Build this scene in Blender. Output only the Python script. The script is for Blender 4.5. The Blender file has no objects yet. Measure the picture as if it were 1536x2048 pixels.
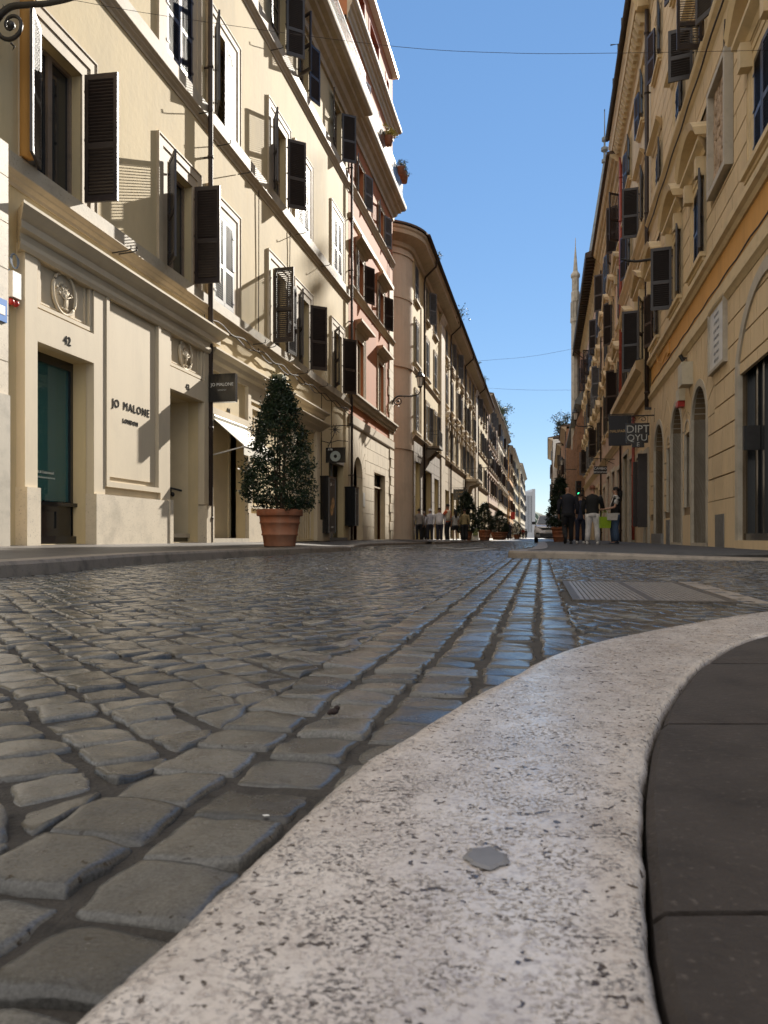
import bpy, bmesh, math, random
import numpy as np
from mathutils import Vector, Matrix, noise
sc = bpy.context.scene
COL = sc.collection
rad = math.radians
random.seed(7)
# ---------------------------------------------------------------- camera, sky, sun, exposure
# world z = 0 is the height of the lens, 0.31 m above the street; +Y is the view axis
FPX, HOR = 1540.0, 1075.0
ROAD = -0.31
cam = bpy.data.cameras.new("camera"); camo = bpy.data.objects.new("camera", cam); COL.objects.link(camo)
camo.location = (0, 0, 0); camo.rotation_euler = (rad(90), 0, 0)
cam.sensor_fit = 'HORIZONTAL'; cam.sensor_width = 36; cam.lens = 36*FPX/1536
cam.shift_y = (HOR-1024)/1536
cam.clip_start = 0.05; cam.clip_end = 6000
cam.dof.use_dof = True; cam.dof.focus_distance = 3.0; cam.dof.aperture_fstop = 20
sc.camera = camo
SUN_AZ, SUN_EL = rad(24.2), rad(28.0)
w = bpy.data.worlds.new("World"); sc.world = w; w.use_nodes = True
nt = w.node_tree; nt.nodes.clear()
wo = nt.nodes.new('ShaderNodeOutputWorld'); bg = nt.nodes.new('ShaderNodeBackground'); sk = nt.nodes.new('ShaderNodeTexSky')
sk.sky_type = 'NISHITA'; sk.sun_disc = False; sk.sun_elevation = SUN_EL; sk.sun_rotation = SUN_AZ
sk.air_density = 1.0; sk.dust_density = 0.0; sk.ozone_density = 6.0; sk.altitude = 200
bg.inputs['Strength'].default_value = 0.15
gm = nt.nodes.new('ShaderNodeGamma'); gm.inputs[1].default_value = .50
hs = nt.nodes.new('ShaderNodeHueSaturation'); hs.inputs['Saturation'].default_value = 1.4; hs.inputs['Hue'].default_value = .508
nt.links.new(sk.outputs[0], gm.inputs[0]); nt.links.new(gm.outputs[0], hs.inputs['Color']); hs.inputs['Value'].default_value = .82
# unseen cloud bank added above, behind and left of camera as pale fill light
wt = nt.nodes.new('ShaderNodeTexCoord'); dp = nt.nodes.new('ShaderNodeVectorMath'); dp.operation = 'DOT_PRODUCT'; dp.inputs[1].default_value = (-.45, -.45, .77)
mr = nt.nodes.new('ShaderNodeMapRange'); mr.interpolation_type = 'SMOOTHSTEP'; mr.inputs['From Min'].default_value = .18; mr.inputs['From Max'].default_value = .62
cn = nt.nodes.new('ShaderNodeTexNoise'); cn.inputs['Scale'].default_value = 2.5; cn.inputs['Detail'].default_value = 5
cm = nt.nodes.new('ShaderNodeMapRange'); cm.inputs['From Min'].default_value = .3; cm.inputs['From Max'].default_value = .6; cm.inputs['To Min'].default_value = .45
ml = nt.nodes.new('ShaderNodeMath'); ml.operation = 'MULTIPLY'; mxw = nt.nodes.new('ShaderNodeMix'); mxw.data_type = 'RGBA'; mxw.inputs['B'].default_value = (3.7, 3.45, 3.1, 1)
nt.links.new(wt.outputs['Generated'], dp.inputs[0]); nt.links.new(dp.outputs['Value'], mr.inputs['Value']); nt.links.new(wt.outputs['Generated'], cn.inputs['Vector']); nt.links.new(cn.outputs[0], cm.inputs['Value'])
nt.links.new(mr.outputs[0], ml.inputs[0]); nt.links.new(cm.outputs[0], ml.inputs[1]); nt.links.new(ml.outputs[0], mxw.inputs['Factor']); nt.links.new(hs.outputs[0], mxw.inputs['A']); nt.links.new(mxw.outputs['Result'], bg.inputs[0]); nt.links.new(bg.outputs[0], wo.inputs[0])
sd = Vector((math.sin(SUN_AZ)*math.cos(SUN_EL), math.cos(SUN_AZ)*math.cos(SUN_EL), math.sin(SUN_EL)))
sl = bpy.data.lights.new("sun", 'SUN'); sl.energy = 4.2; sl.angle = rad(0.5); sl.color = (1.0, 0.93, 0.82)
slo = bpy.data.objects.new("sun", sl); COL.objects.link(slo); slo.rotation_euler = sd.to_track_quat('Z', 'Y').to_euler(); slo.location = (20, 20, 60)
sc.view_settings.view_transform = 'Standard'; sc.view_settings.look = 'None'; sc.view_settings.gamma = 1
sc.view_settings.exposure = 1.45
sc.cycles.max_bounces = 8; sc.cycles.diffuse_bounces = 4; sc.cycles.glossy_bounces = 4; sc.cycles.transmission_bounces = 4
sc.cycles.caustics_reflective = False; sc.cycles.caustics_refractive = False; sc.cycles.use_denoising = True
# ---------------------------------------------------------------- materials
def L(r, g, b):                      # sRGB 0-255 -> linear
    f = lambda c: (c/255/12.92) if c/255 <= .04045 else ((c/255+.055)/1.055)**2.4
    return (f(r), f(g), f(b), 1)
MATS = {}
def mat(name, col, rough=.7, var=.12, scale=3.0, bump=0.0, bscale=20, metal=0.0, spec=.5, col2=None, spots=None, coat=0, streak=False, emis=None, bdist=.01, stain=None):
    """procedural principled: colour varied by two noises, optional second colour in blotches, dark spots, vertical streaks, bump"""
    if name in MATS: return MATS[name]
    m = bpy.data.materials.new(name); m.use_nodes = True; n = m.node_tree.nodes; l = m.node_tree.links
    b = n['Principled BSDF']
    b.inputs['Roughness'].default_value = rough; b.inputs['Metallic'].default_value = metal
    b.inputs['Specular IOR Level'].default_value = spec
    if coat: b.inputs['Coat Weight'].default_value = coat; b.inputs['Coat Roughness'].default_value = .12
    tc = n.new('ShaderNodeTexCoord')
    nz = n.new('ShaderNodeTexNoise'); nz.inputs['Scale'].default_value = scale; nz.inputs['Detail'].default_value = 6; nz.inputs['Roughness'].default_value = .62
    mp = n.new('ShaderNodeMapping')
    if streak: mp.inputs['Scale'].default_value = (1, 1, .22)
    l.new(tc.outputs['Object'], mp.inputs[0]); l.new(mp.outputs[0], nz.inputs[0])
    rp = n.new('ShaderNodeValToRGB')
    c = Vector(col[:3]); d = Vector((col2 or [x*(1-2*var) for x in col[:3]])[:3]); e = Vector([min(1, x*(1+.6*var)) for x in col[:3]])
    rp.color_ramp.elements[0].position = .3; rp.color_ramp.elements[0].color = (*d, 1)
    rp.color_ramp.elements[1].position = .72; rp.color_ramp.elements[1].color = (*e, 1)
    k = rp.color_ramp.elements.new(.5); k.color = (*c, 1)
    l.new(nz.outputs[0], rp.inputs[0]); out = rp.outputs[0]
    if spots:
        sp = n.new('ShaderNodeTexNoise'); sp.inputs['Scale'].default_value = spots[0]; sp.inputs['Detail'].default_value = 4; sp.inputs['Roughness'].default_value = .6
        l.new(tc.outputs['Object'], sp.inputs[0])
        r2 = n.new('ShaderNodeValToRGB'); r2.color_ramp.elements[0].position = spots[1]; r2.color_ramp.elements[1].position = spots[2]
        l.new(sp.outputs[0], r2.inputs[0])
        mx = n.new('ShaderNodeMix'); mx.data_type = 'RGBA'
        mx.inputs['B'].default_value = spots[3]
        l.new(r2.outputs[0], mx.inputs['Factor']); l.new(out, mx.inputs['A']); out = mx.outputs['Result']
    if stain:
        for scl, vec, lo, hi, k_ in ((.55, (1, 1, .8), .46, .66, stain[0]), (3.2, (1.6, 1.6, .16), .50, .74, stain[0]*.9), (26, (1, 1, 1), .60, .72, stain[0]*.5)):
            sm_ = n.new('ShaderNodeMapping'); sm_.inputs['Scale'].default_value = vec; l.new(tc.outputs['Object'], sm_.inputs[0])
            sn = n.new('ShaderNodeTexNoise'); sn.inputs['Scale'].default_value = scl; sn.inputs['Detail'].default_value = 7; sn.inputs['Roughness'].default_value = .68; l.new(sm_.outputs[0], sn.inputs[0])
            sr = n.new('ShaderNodeMapRange'); sr.inputs['From Min'].default_value = lo; sr.inputs['From Max'].default_value = hi; sr.inputs['To Max'].default_value = k_; l.new(sn.outputs[0], sr.inputs['Value'])
            mx2 = n.new('ShaderNodeMix'); mx2.data_type = 'RGBA'; mx2.inputs['B'].default_value = stain[1]; l.new(sr.outputs[0], mx2.inputs['Factor']); l.new(out, mx2.inputs['A']); out = mx2.outputs['Result']
    l.new(out, b.inputs['Base Color'])
    if bump:
        bn = n.new('ShaderNodeTexNoise'); bn.inputs['Scale'].default_value = bscale; bn.inputs['Detail'].default_value = 7
        l.new(tc.outputs['Object'], bn.inputs[0])
        bp = n.new('ShaderNodeBump'); bp.inputs['Strength'].default_value = bump; bp.inputs['Distance'].default_value = bdist
        l.new(bn.outputs[0], bp.inputs['Height']); l.new(bp.outputs[0], b.inputs['Normal'])
    if emis:
        b.inputs['Emission Color'].default_value = emis[:4]; b.inputs['Emission Strength'].default_value = emis[4]
    MATS[name] = m
    return m
M = {}
M['cream'] = mat('cream plaster', (.60, .485, .285), .85, .10, 1.3, .35, 9, streak=True, col2=(.53, .42, .235), stain=(.34, (.40, .34, .24, 1)))
M['shop'] = mat('pale stone paint', (.60, .51, .37), .75, .06, 1.1, .12, 30, streak=True, stain=(.26, (.40, .34, .26, 1)))
M['trav'] = mat('travertine', (.58, .50, .38), .6, .12, 2.2, .25, 60, spots=(38, .60, .68, (.33, .27, .2, 1)))
M['travd'] = mat('grey travertine', (.46, .41, .33), .65, .12, 3, .2, 60)
M['sill'] = mat('grey travertine sill', (.43, .375, .285), .7, .12, 3, .2, 50, spots=(38, .60, .68, (.30, .25, .19, 1)))
M['ink'] = mat('matt black lettering', (.010, .009, .009), .9, .05, 5, spec=.1)
M['trim'] = mat('window stone trim', (.50, .41, .29), .7, .08, 3, .12, 40, stain=(.35, (.30, .25, .18, 1)))
M['orange'] = mat('orange plaster', (.42, .150, .060), .85, .1, 1.6, .3, 9, streak=True, col2=(.39, .155, .07), stain=(.3, (.34, .18, .10, 1)))
M['redpl'] = mat('red plaster', (.36, .10, .06), .8, .1, 2, .2, 12)
M['yellow'] = mat('yellow plaster', (.60, .48, .26), .85, .14, .8, .25, 8, streak=True, col2=(.50, .40, .23), stain=(.4, (.34, .29, .20, 1)))
M['pink'] = mat('pink plaster', (.66, .54, .42), .85, .14, .5, .25, 8, streak=True, col2=(.60, .51, .40), stain=(.4, (.36, .28, .2, 1)))
M['tan'] = mat('tan rustic plaster', (.68, .52, .32), .85, .10, 1.1, .25, 14, streak=True, col2=(.62, .48, .31), stain=(.36, (.38, .29, .18, 1)))
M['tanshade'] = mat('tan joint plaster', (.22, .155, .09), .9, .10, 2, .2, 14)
M['ochre'] = mat('ochre band plaster', (.64, .34, .10), .85, .08, 2, .2, 12, streak=True)
M['paleR'] = mat('pale cream plaster', (.66, .54, .36), .85, .12, .9, .25, 9, streak=True, stain=(.38, (.34, .27, .2, 1)))
M['pinkR'] = mat('dusty pink plaster', (.56, .39, .29), .85, .12, .9, .25, 9, streak=True, stain=(.38, (.34, .27, .2, 1)))
M['trimR'] = mat('yellow stone trim', (.64, .50, .30), .75, .1, 2, .15, 40)
M['brick'] = mat('brown brick', (.30, .17, .10), .85, .2, 4, .3, 30)
M['slate'] = mat('grey lead roof', (.16, .17, .17), .6, .2, 2, .2, 20)
M['stoneG'] = mat('weathered grey stone', (.40, .36, .30), .8, .2, 2, .3, 20)
M['roof'] = mat('dark roof tile', (.10, .07, .05), .85, .3, 6, .3, 30)
M['eave'] = mat('dark wood eave', (.05, .035, .025), .7, .2, 5)
M['shut'] = mat('brown shutter paint', (.022, .014, .013), .42, .2, 5, .1, 80, spec=.6)
M['shutg'] = mat('grey blue shutter paint', (.12, .13, .15), .45, .2, 5, .1, 80)
M['shutw'] = mat('white shutter paint', (.72, .70, .68), .4, .06, 5)
M['frame'] = mat('brown window frame', (.20, .15, .11), .5, .15, 6)
M['framew'] = mat('white window frame', (.70, .67, .60), .5, .06, 6)
M['iron'] = mat('black iron', (.018, .016, .015), .5, .2, 12, .2, 60)
M['pipe'] = mat('brown drainpipe', (.035, .022, .018), .65, .2, 8)
M['piper'] = mat('red drainpipe', (.30, .06, .04), .45, .15, 8)
M['black'] = mat('black lacquer', (.012, .012, .013), .25, .2, 5, coat=.4)
M['dark'] = mat('dark interior', (.02, .018, .016), .9, .2, 3)
M['white'] = mat('white paint', (.75, .74, .70), .55, .04, 5)
M['awn'] = mat('white canvas', (.82, .79, .70), .85, .04, 3, .1, 60)
M['door'] = mat('cream door paint', (.62, .53, .37), .45, .05, 1.5)
M['marble'] = mat('white marble', (.62, .60, .56), .45, .1, 3, col2=(.45, .44, .43))
M['letter'] = mat('grey letters', (.45, .45, .43), .5, .05, 5)
M['lettg'] = mat('gold letters', (.55, .38, .16), .4, .05, 5)
M['terra'] = mat('terracotta', (.27, .088, .036), .8, .22, 7, .25, 40, col2=(.19, .065, .03), stain=(.5, (.30, .20, .14, 1)))
M['soil'] = mat('potting soil', (.03, .02, .015), .95, .3, 30, .5, 60)
M['bark'] = mat('bark', (.08, .055, .035), .9, .3, 20, .6, 60)
M['leaf'] = mat('dark laurel leaf', (.012, .026, .008), .42, .35, 8, spec=.35)
M['leaf2'] = mat('olive leaf', (.06, .085, .03), .5, .3, 4)
M['leaf3'] = mat('yellow flower', (.35, .30, .06), .6, .3, 8)
M['blue'] = mat('blue enamel', (.03, .20, .60), .35, .05, 5)
M['metalg'] = mat('grey metal', (.22, .22, .22), .45, .12, 8, metal=.6)
M['asph'] = mat('dark asphalt', (.055, .053, .053), .8, .2, 6, .5, 180, bdist=.004)
M['pavl'] = mat('basalt paving', (.075, .066, .058), .6, .25, 5, .4, 90, bdist=.004)
M['slab'] = mat('dark pavement slab', (.042, .034, .029), .75, .3, 9, .7, 110, spec=.25, bdist=.004, col2=(.026, .021, .018), spots=(150, .60, .70, (.085, .07, .06, 1)), stain=(.55, (.06, .05, .043, 1)))
M['sand'] = mat('sandy joint dirt', (.040, .034, .028), .9, .3, 30, .9, 120, bdist=.006)
M['granite'] = mat('granite kerb', (.22, .185, .15), .6, .25, 5, .3, 90, spots=(70, .58, .68, (.12, .10, .09, 1)))
M['hill'] = mat('wooded hill', (.05, .08, .06), .95, .35, .02)
M['alarm'] = mat('alarm box plastic', (.50, .45, .34), .5, .06, 8)
M['red'] = mat('red plastic', (.45, .03, .02), .4, .1, 5)
def glass(name, tint=(.015, .018, .02), rough=.04):
    m = bpy.data.materials.new(name); m.use_nodes = True; n = m.node_tree.nodes; l = m.node_tree.links; b = n['Principled BSDF']
    b.inputs['Base Color'].default_value = (*tint, 1); b.inputs['Roughness'].default_value = rough; b.inputs['Specular IOR Level'].default_value = .8
    tc = n.new('ShaderNodeTexCoord'); bn = n.new('ShaderNodeTexNoise'); bn.inputs['Scale'].default_value = 1.6
    bp = n.new('ShaderNodeBump'); bp.inputs['Strength'].default_value = .10; bp.inputs['Distance'].default_value = .02
    l.new(tc.outputs['Object'], bn.inputs[0]); l.new(bn.outputs[0], bp.inputs['Height']); l.new(bp.outputs[0], b.inputs['Normal'])
    return m
M['glass'] = glass('window glass'); M['glassg'] = glass('green shop glass', (.012, .045, .042), .05)
def clearglass():
    m = bpy.data.materials.new('shop front glass'); m.use_nodes = True; n = m.node_tree.nodes; l = m.node_tree.links
    n.remove(n['Principled BSDF']); o = n['Material Output']
    t = n.new('ShaderNodeBsdfTransparent'); t.inputs[0].default_value = (.62, .80, .76, 1)
    g = n.new('ShaderNodeBsdfGlossy'); g.inputs['Roughness'].default_value = .02
    f = n.new('ShaderNodeFresnel'); f.inputs['IOR'].default_value = 1.6; mx = n.new('ShaderNodeMixShader')
    df = n.new('ShaderNodeBsdfDiffuse'); df.inputs[0].default_value = (.07, .20, .185, 1); m2 = n.new('ShaderNodeMixShader'); m2.inputs[0].default_value = .55
    l.new(t.outputs[0], m2.inputs[1]); l.new(df.outputs[0], m2.inputs[2])
    l.new(f.outputs[0], mx.inputs[0]); l.new(m2.outputs[0], mx.inputs[1]); l.new(g.outputs[0], mx.inputs[2]); l.new(mx.outputs[0], o.inputs[0])
    return m
M['clear'] = clearglass()
def plain(name, col, rough=.8): return mat(name, col, rough, .12, 14)
# ---------------------------------------------------------------- mesh helpers
class MB:
    def __init__(s, k=1): s.v = []; s.f = []; s.m = []; s.cur = 0; s.k = k
    def pt(s, p): s.v.append((p[0], s.k*p[1], p[2])); return len(s.v)-1
    def face(s, pts):
        i = [s.pt(p) for p in pts]; s.f.append(i); s.m.append(s.cur); return s
    def box(s, x0, x1, y0, y1, z0, z1):
        a = [s.pt(p) for p in ((x0,y0,z0),(x1,y0,z0),(x1,y1,z0),(x0,y1,z0),(x0,y0,z1),(x1,y0,z1),(x1,y1,z1),(x0,y1,z1))]
        for q in ((0,3,2,1),(4,5,6,7),(0,1,5,4),(1,2,6,5),(2,3,7,6),(3,0,4,7)):
            s.f.append([a[i] for i in q]); s.m.append(s.cur)
        return s
    def hexa(s, p8):
        a = [s.pt(p) for p in p8]
        for q in ((0,3,2,1),(4,5,6,7),(0,1,5,4),(1,2,6,5),(2,3,7,6),(3,0,4,7)):
            s.f.append([a[i] for i in q]); s.m.append(s.cur)
        return s
    def prism(s, prof, x0, x1, mit0=False, mit1=False):
        """profile of (y,z) swept along x; mitre ends outward (return of a cornice)"""
        n = len(prof)
        A = [s.pt((x0-(p[0] if mit0 else 0), p[0], p[1])) for p in prof]
        B = [s.pt((x1+(p[0] if mit1 else 0), p[0], p[1])) for p in prof]
        for i in range(n):
            j = (i+1) % n; s.f.append([A[i], A[j], B[j], B[i]]); s.m.append(s.cur)
        s.f.append(A[::-1]); s.m.append(s.cur); s.f.append(B); s.m.append(s.cur)
        return s
    def extr(s, poly, y0, y1):
        """polygon of (x,z) extruded in y"""
        n = len(poly); A = [s.pt((p[0], y0, p[1])) for p in poly]; B = [s.pt((p[0], y1, p[1])) for p in poly]
        for i in range(n):
            j = (i+1) % n; s.f.append([A[i], A[j], B[j], B[i]]); s.m.append(s.cur)
        s.f.append(A[::-1]); s.m.append(s.cur); s.f.append(B); s.m.append(s.cur)
        return s
    def tube(s, path, r, n=8, caps=True):
        P = [Vector(p) for p in path]; rs = r if isinstance(r, (list, tuple)) else [r]*len(P); rings = []
        for i, p in enumerate(P):
            t = (P[min(i+1, len(P)-1)]-P[max(i-1, 0)]).normalized()
            a = Vector((0, 0, 1)) if abs(t.z) < .9 else Vector((1, 0, 0))
            u = t.cross(a).normalized(); w_ = t.cross(u).normalized()
            rings.append([s.pt(p+(u*math.cos(2*math.pi*j/n)+w_*math.sin(2*math.pi*j/n))*rs[i]) for j in range(n)])
        for a, b in zip(rings, rings[1:]):
            for j in range(n):
                s.f.append([a[j], a[(j+1)%n], b[(j+1)%n], b[j]]); s.m.append(s.cur)
        if caps:
            s.f.append(rings[0][::-1]); s.m.append(s.cur); s.f.append(rings[-1]); s.m.append(s.cur)
        return s
    def lathe(s, prof, c=(0,0,0), n=24, sx=1, sy=1):
        rings = [[s.pt((c[0]+sx*r*math.cos(2*math.pi*j/n), c[1]+sy*r*math.sin(2*math.pi*j/n), c[2]+z)) for j in range(n)] for r, z in prof]
        for a, b in zip(rings, rings[1:]):
            for j in range(n):
                s.f.append([a[j], a[(j+1)%n], b[(j+1)%n], b[j]]); s.m.append(s.cur)
        s.f.append(rings[0][::-1]); s.m.append(s.cur); s.f.append(rings[-1]); s.m.append(s.cur)
        return s
    def ball(s, c, r, n=10, sx=1, sy=1, sz=1):
        return s.lathe([(max(.001, r*math.sin(math.pi*i/(n//2+2)/1)), -r*sz*math.cos(math.pi*i/(n//2+2))) for i in range(n//2+3)], c, n, sx, sy)
    def mesh(s, name, mats, smooth=False, recalc=True):
        me = bpy.data.meshes.new(name); me.from_pydata(s.v, [], s.f)
        mats = mats if isinstance(mats, (list, tuple)) else [mats]
        for m in mats: me.materials.append(M[m] if isinstance(m, str) else m)
        me.polygons.foreach_set('material_index', s.m)
        if recalc:
            bm = bmesh.new(); bm.from_mesh(me); bmesh.ops.recalc_face_normals(bm, faces=bm.faces); bm.to_mesh(me); bm.free()
        if smooth: me.polygons.foreach_set('use_smooth', [True]*len(me.polygons))
        me.update(); return me
def link(name, me, parent=None, loc=(0,0,0), rz=0, rot=None):
    o = bpy.data.objects.new(name, me); COL.objects.link(o); o.parent = parent; o.location = loc
    o.rotation_euler = rot or (0, 0, rz); return o
def tag(o, label=None, cat=None, group=None, kind=None):
    if label: o['label'] = label
    if cat: o['category'] = cat
    if group: o['group'] = group
    if kind: o['kind'] = kind
    return o
def thing(name, label, cat, loc=(0,0,0), rz=0, group=None):
    return tag(link(name, None, None, loc, rz), label, cat, group)
def text_mesh(txt, size, depth=.004, align='CENTER', spacing=1.0):
    cu = bpy.data.curves.new('lettering', 'FONT'); cu.body = txt; cu.size = size; cu.extrude = depth; cu.align_x = align; cu.align_y = 'CENTER'; cu.space_character = spacing
    cu.resolution_u = 3
    o = bpy.data.objects.new('lettering', cu); COL.objects.link(o)
    dg = bpy.context.evaluated_depsgraph_get(); dg.update(); me = bpy.data.meshes.new_from_object(o.evaluated_get(dg))
    bpy.data.objects.remove(o); bpy.data.curves.remove(cu); me.materials.clear(); return me
def fr_text(name, txt, size, m, parent, F, s, o, z, depth=.004, **kw):
    """lettering lying on a facade, readable from the street"""
    me = text_mesh(txt, size, depth, **kw); me.materials.append(M[m] if isinstance(m, str) else m)
    # mesh x to the right, y up: the reader faces the wall; on the left wall right is +s, on the right wall right is -s
    rx = Vector((1, 0, 0)) if F.k < 0 else Vector((-1, 0, 0)); up = Vector((0, 0, 1)); nn = rx.cross(up)
    mt = Matrix((rx, up, nn)).transposed()
    ob = link(name, me, parent); ob.matrix_local = Matrix.Translation(F.l(s, o, z)) @ mt.to_4x4(); return ob
# ---------------------------------------------------------------- facade frames
class F:
    """a facade line: s along the street away from the camera, o out towards the street, z up"""
    def __init__(f, side, D, vp, s0, zb=-.1):
        t = math.atan((vp-768)/FPX); f.c, f.sn = math.cos(t), math.sin(t); f.side = side; f.D = D; f.s0 = s0; f.zb = zb
        f.k = -1 if side == 'L' else 1
        f.d = Vector((f.sn, f.c, 0)); f.n = Vector((f.c, -f.sn, 0)) if side == 'L' else Vector((-f.c, f.sn, 0))
        f.P0 = -D*f.n; f.rz = math.atan2(f.d.y, f.d.x)
    def w(f, s, o, z): return f.P0+f.d*s+f.n*o+Vector((0, 0, z))
    def l(f, s, o, z): return Vector((s-f.s0, f.k*o, z-f.zb))
    def root(f, name, label, cat, s=None, o=0, z=None, group=None):
        p = f.w(f.s0 if s is None else s, o, f.zb if z is None else z)
        return thing(name, label, cat, p, f.rz, group)
    def mb(f): return FMB(f)
class FMB(MB):
    """MB in facade coordinates (s,o,z) of a frame"""
    def __init__(s, f): super().__init__(f.k); s.fr = f
    def pt(s, p): s.v.append((p[0]-s.fr.s0, s.k*p[1], p[2]-s.fr.zb)); return len(s.v)-1
def put(f, root, name, b, m, smooth=False): return link(name, b.mesh(name, m, smooth), root)
# ---------------------------------------------------------------- ground
def G(px, py, h=.31): Y = h*FPX/(py-HOR); return ((px-768)/FPX*Y, Y)
TS = rad(11.5); CS, SS = math.cos(TS), math.sin(TS)
def uv2xy(u, v): return (u*CS+v*SS, -u*SS+v*CS)
def spline(P, n):
    P = [Vector((*p, 0)[:3]) if len(p) == 2 else Vector(p) for p in P]
    Q = [2*P[0]-P[1]]+P+[2*P[-1]-P[-2]]; out = []
    seg = len(P)-1
    for i in range(n):
        t = i/(n-1)*seg; k = min(int(t), seg-1); t -= k
        a, b, c, d = Q[k:k+4]
        out.append(.5*((2*b)+(c-a)*t+(2*a-5*b+4*c-d)*t*t+(3*b-a-3*c+d)*t**3))
    return out
HK = .24
k_out = spline([(-.42,-.8), (-.25,.0), G(120,2048,HK), G(440,1765,HK), G(555,1660,HK), G(715,1525,HK), G(788,1480,HK), G(1008,1355,HK), G(1188,1282,HK), G(1536,1222,HK), (2.0,2.98), (3.4,3.5), (8,4.3)], 220)
k_in = spline([(-.06,-.8), (.07,.0), G(1333,2048,HK), G(1293,1785,HK), G(1283,1625,HK), G(1290,1540,HK), G(1308,1460,HK), G(1353,1380,HK), G(1418,1315,HK), G(1536,1267,HK), (1.6,2.42), (2.9,3.02), (8,3.9)], 220)
b = MB(); rings = []
for i, (p, q) in enumerate(zip(k_out, k_in)):
    e = (q-p); n_ = e.normalized(); L_ = e.length
    zz = -HK
    prof = [(-.004, ROAD-.05), (-.002, zz-.03), (.001, zz-.012), (.006, zz-.004), (.016, zz)]+[(L_*t, zz+.0008*math.sin(t*9+i*.3)) for t in (.12,.25,.4,.55,.7,.85,.96)]+[(L_-.004, zz-.003), (L_, zz-.012), (L_, ROAD-.05)]
    wob = .0035*noise.noise(Vector((p.x*14, p.y*14, 0)))+.0015*noise.noise(Vector((p.x*60, p.y*60, 3)))
    wi = .003*noise.noise(Vector((q.x*20, q.y*20, 5)))
    rings.append([b.pt((p.x+n_.x*(a+(wob if a < L_*.3 else wi if a > L_*.9 else 0)), p.y+n_.y*(a+(wob if a < L_*.3 else wi if a > L_*.9 else 0)), z)) for a, z in prof])
for r1, r2 in zip(rings, rings[1:]):
    for j in range(len(r1)-1): b.f.append([r1[j], r1[j+1], r2[j+1], r2[j]]); b.m.append(0)
# kerb stone: pale speckled travertine with pits, worn to a dull gloss
def kerb_mat():
    m = bpy.data.materials.new('worn speckled kerb stone'); m.use_nodes = True; n = m.node_tree.nodes; l = m.node_tree.links; B = n['Principled BSDF']
    tc = n.new('ShaderNodeTexCoord')
    def nz(scale, det, ro, dist=0, stretch=None):
        x = n.new('ShaderNodeTexNoise'); x.inputs['Scale'].default_value = scale; x.inputs['Detail'].default_value = det; x.inputs['Roughness'].default_value = ro; x.inputs['Distortion'].default_value = dist
        if stretch:
            mp = n.new('ShaderNodeMapping'); mp.inputs['Scale'].default_value = stretch; mp.inputs['Rotation'].default_value = (0, 0, rad(25)); l.new(tc.outputs['Object'], mp.inputs[0]); l.new(mp.outputs[0], x.inputs[0])
        else: l.new(tc.outputs['Object'], x.inputs[0])
        return x
    def ramp(src, stops):
        r = n.new('ShaderNodeValToRGB'); e = r.color_ramp.elements
        e[0].position, e[0].color = stops[0][0], (*stops[0][1], 1); e[1].position, e[1].color = stops[-1][0], (*stops[-1][1], 1)
        for p, c in stops[1:-1]: k = e.new(p); k.color = (*c, 1)
        l.new(src, r.inputs[0]); return r.outputs[0]
    def mix(f, a, b_, mode='MIX'):
        x = n.new('ShaderNodeMix'); x.data_type = 'RGBA'; x.blend_type = mode
        for s_, v in (('Factor', f), ('A', a), ('B', b_)):
            if hasattr(v, 'links'): l.new(v, x.inputs[s_])
            elif s_ == 'Factor': x.inputs[s_].default_value = v
            else: x.inputs[s_].default_value = (*v, 1)
        return x.outputs['Result']
    base = ramp(nz(9, 5, .6).outputs[0], [(.3, (.46, .405, .365)), (.5, (.56, .50, .455)), (.7, (.63, .575, .53))])
    fine = ramp(nz(160, 5, .7, .4).outputs[0], [(.36, (.62, .60, .60)), (.52, (1, 1, 1)), (.7, (1.0, 1.0, 1.0))])
    c1 = mix(1.0, base, fine, 'MULTIPLY')
    patch = ramp(nz(24, 5, .65).outputs[0], [(.40, (.08, .08, .08)), (.60, (1, 1, 1))])
    g = ramp(nz(270, 4, .6, .2).outputs[0], [(.51, (0, 0, 0)), (.61, (1, 1, 1))])
    gm = mix(1.0, g, patch, 'MULTIPLY')
    c2 = mix(gm, c1, (.115, .10, .095))
    pits = ramp(nz(115, 3, .5, .3).outputs[0], [(.625, (0, 0, 0)), (.665, (1, 1, 1))])
    c3 = mix(pits, c2, (.06, .045, .04)); l.new(c3, B.inputs['Base Color'])
    rr = ramp(nz(35, 5, .6).outputs[0], [(.3, (.12, .12, .12)), (.7, (.28, .28, .28))]); l.new(mix(gm, rr, (.62, .62, .62)), B.inputs['Roughness'])
    B.inputs['Specular IOR Level'].default_value = .75
    h0 = mix(.5, nz(220, 5, .7).outputs[0], nz(30, 4, .6).outputs[0])
    bp0 = n.new('ShaderNodeBump'); bp0.inputs['Strength'].default_value = .32; bp0.inputs['Distance'].default_value = .002; l.new(h0, bp0.inputs['Height'])
    bp = n.new('ShaderNodeBump'); bp.inputs['Strength'].default_value = .8; bp.inputs['Distance'].default_value = -.002; l.new(mix(.5, pits, gm), bp.inputs['Height']); l.new(bp0.outputs[0], bp.inputs['Normal'])
    l.new(bp.outputs[0], B.inputs['Normal']); return m
tag(link('kerb', b.mesh('kerb', kerb_mat(), smooth=True)), kind='structure')
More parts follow.
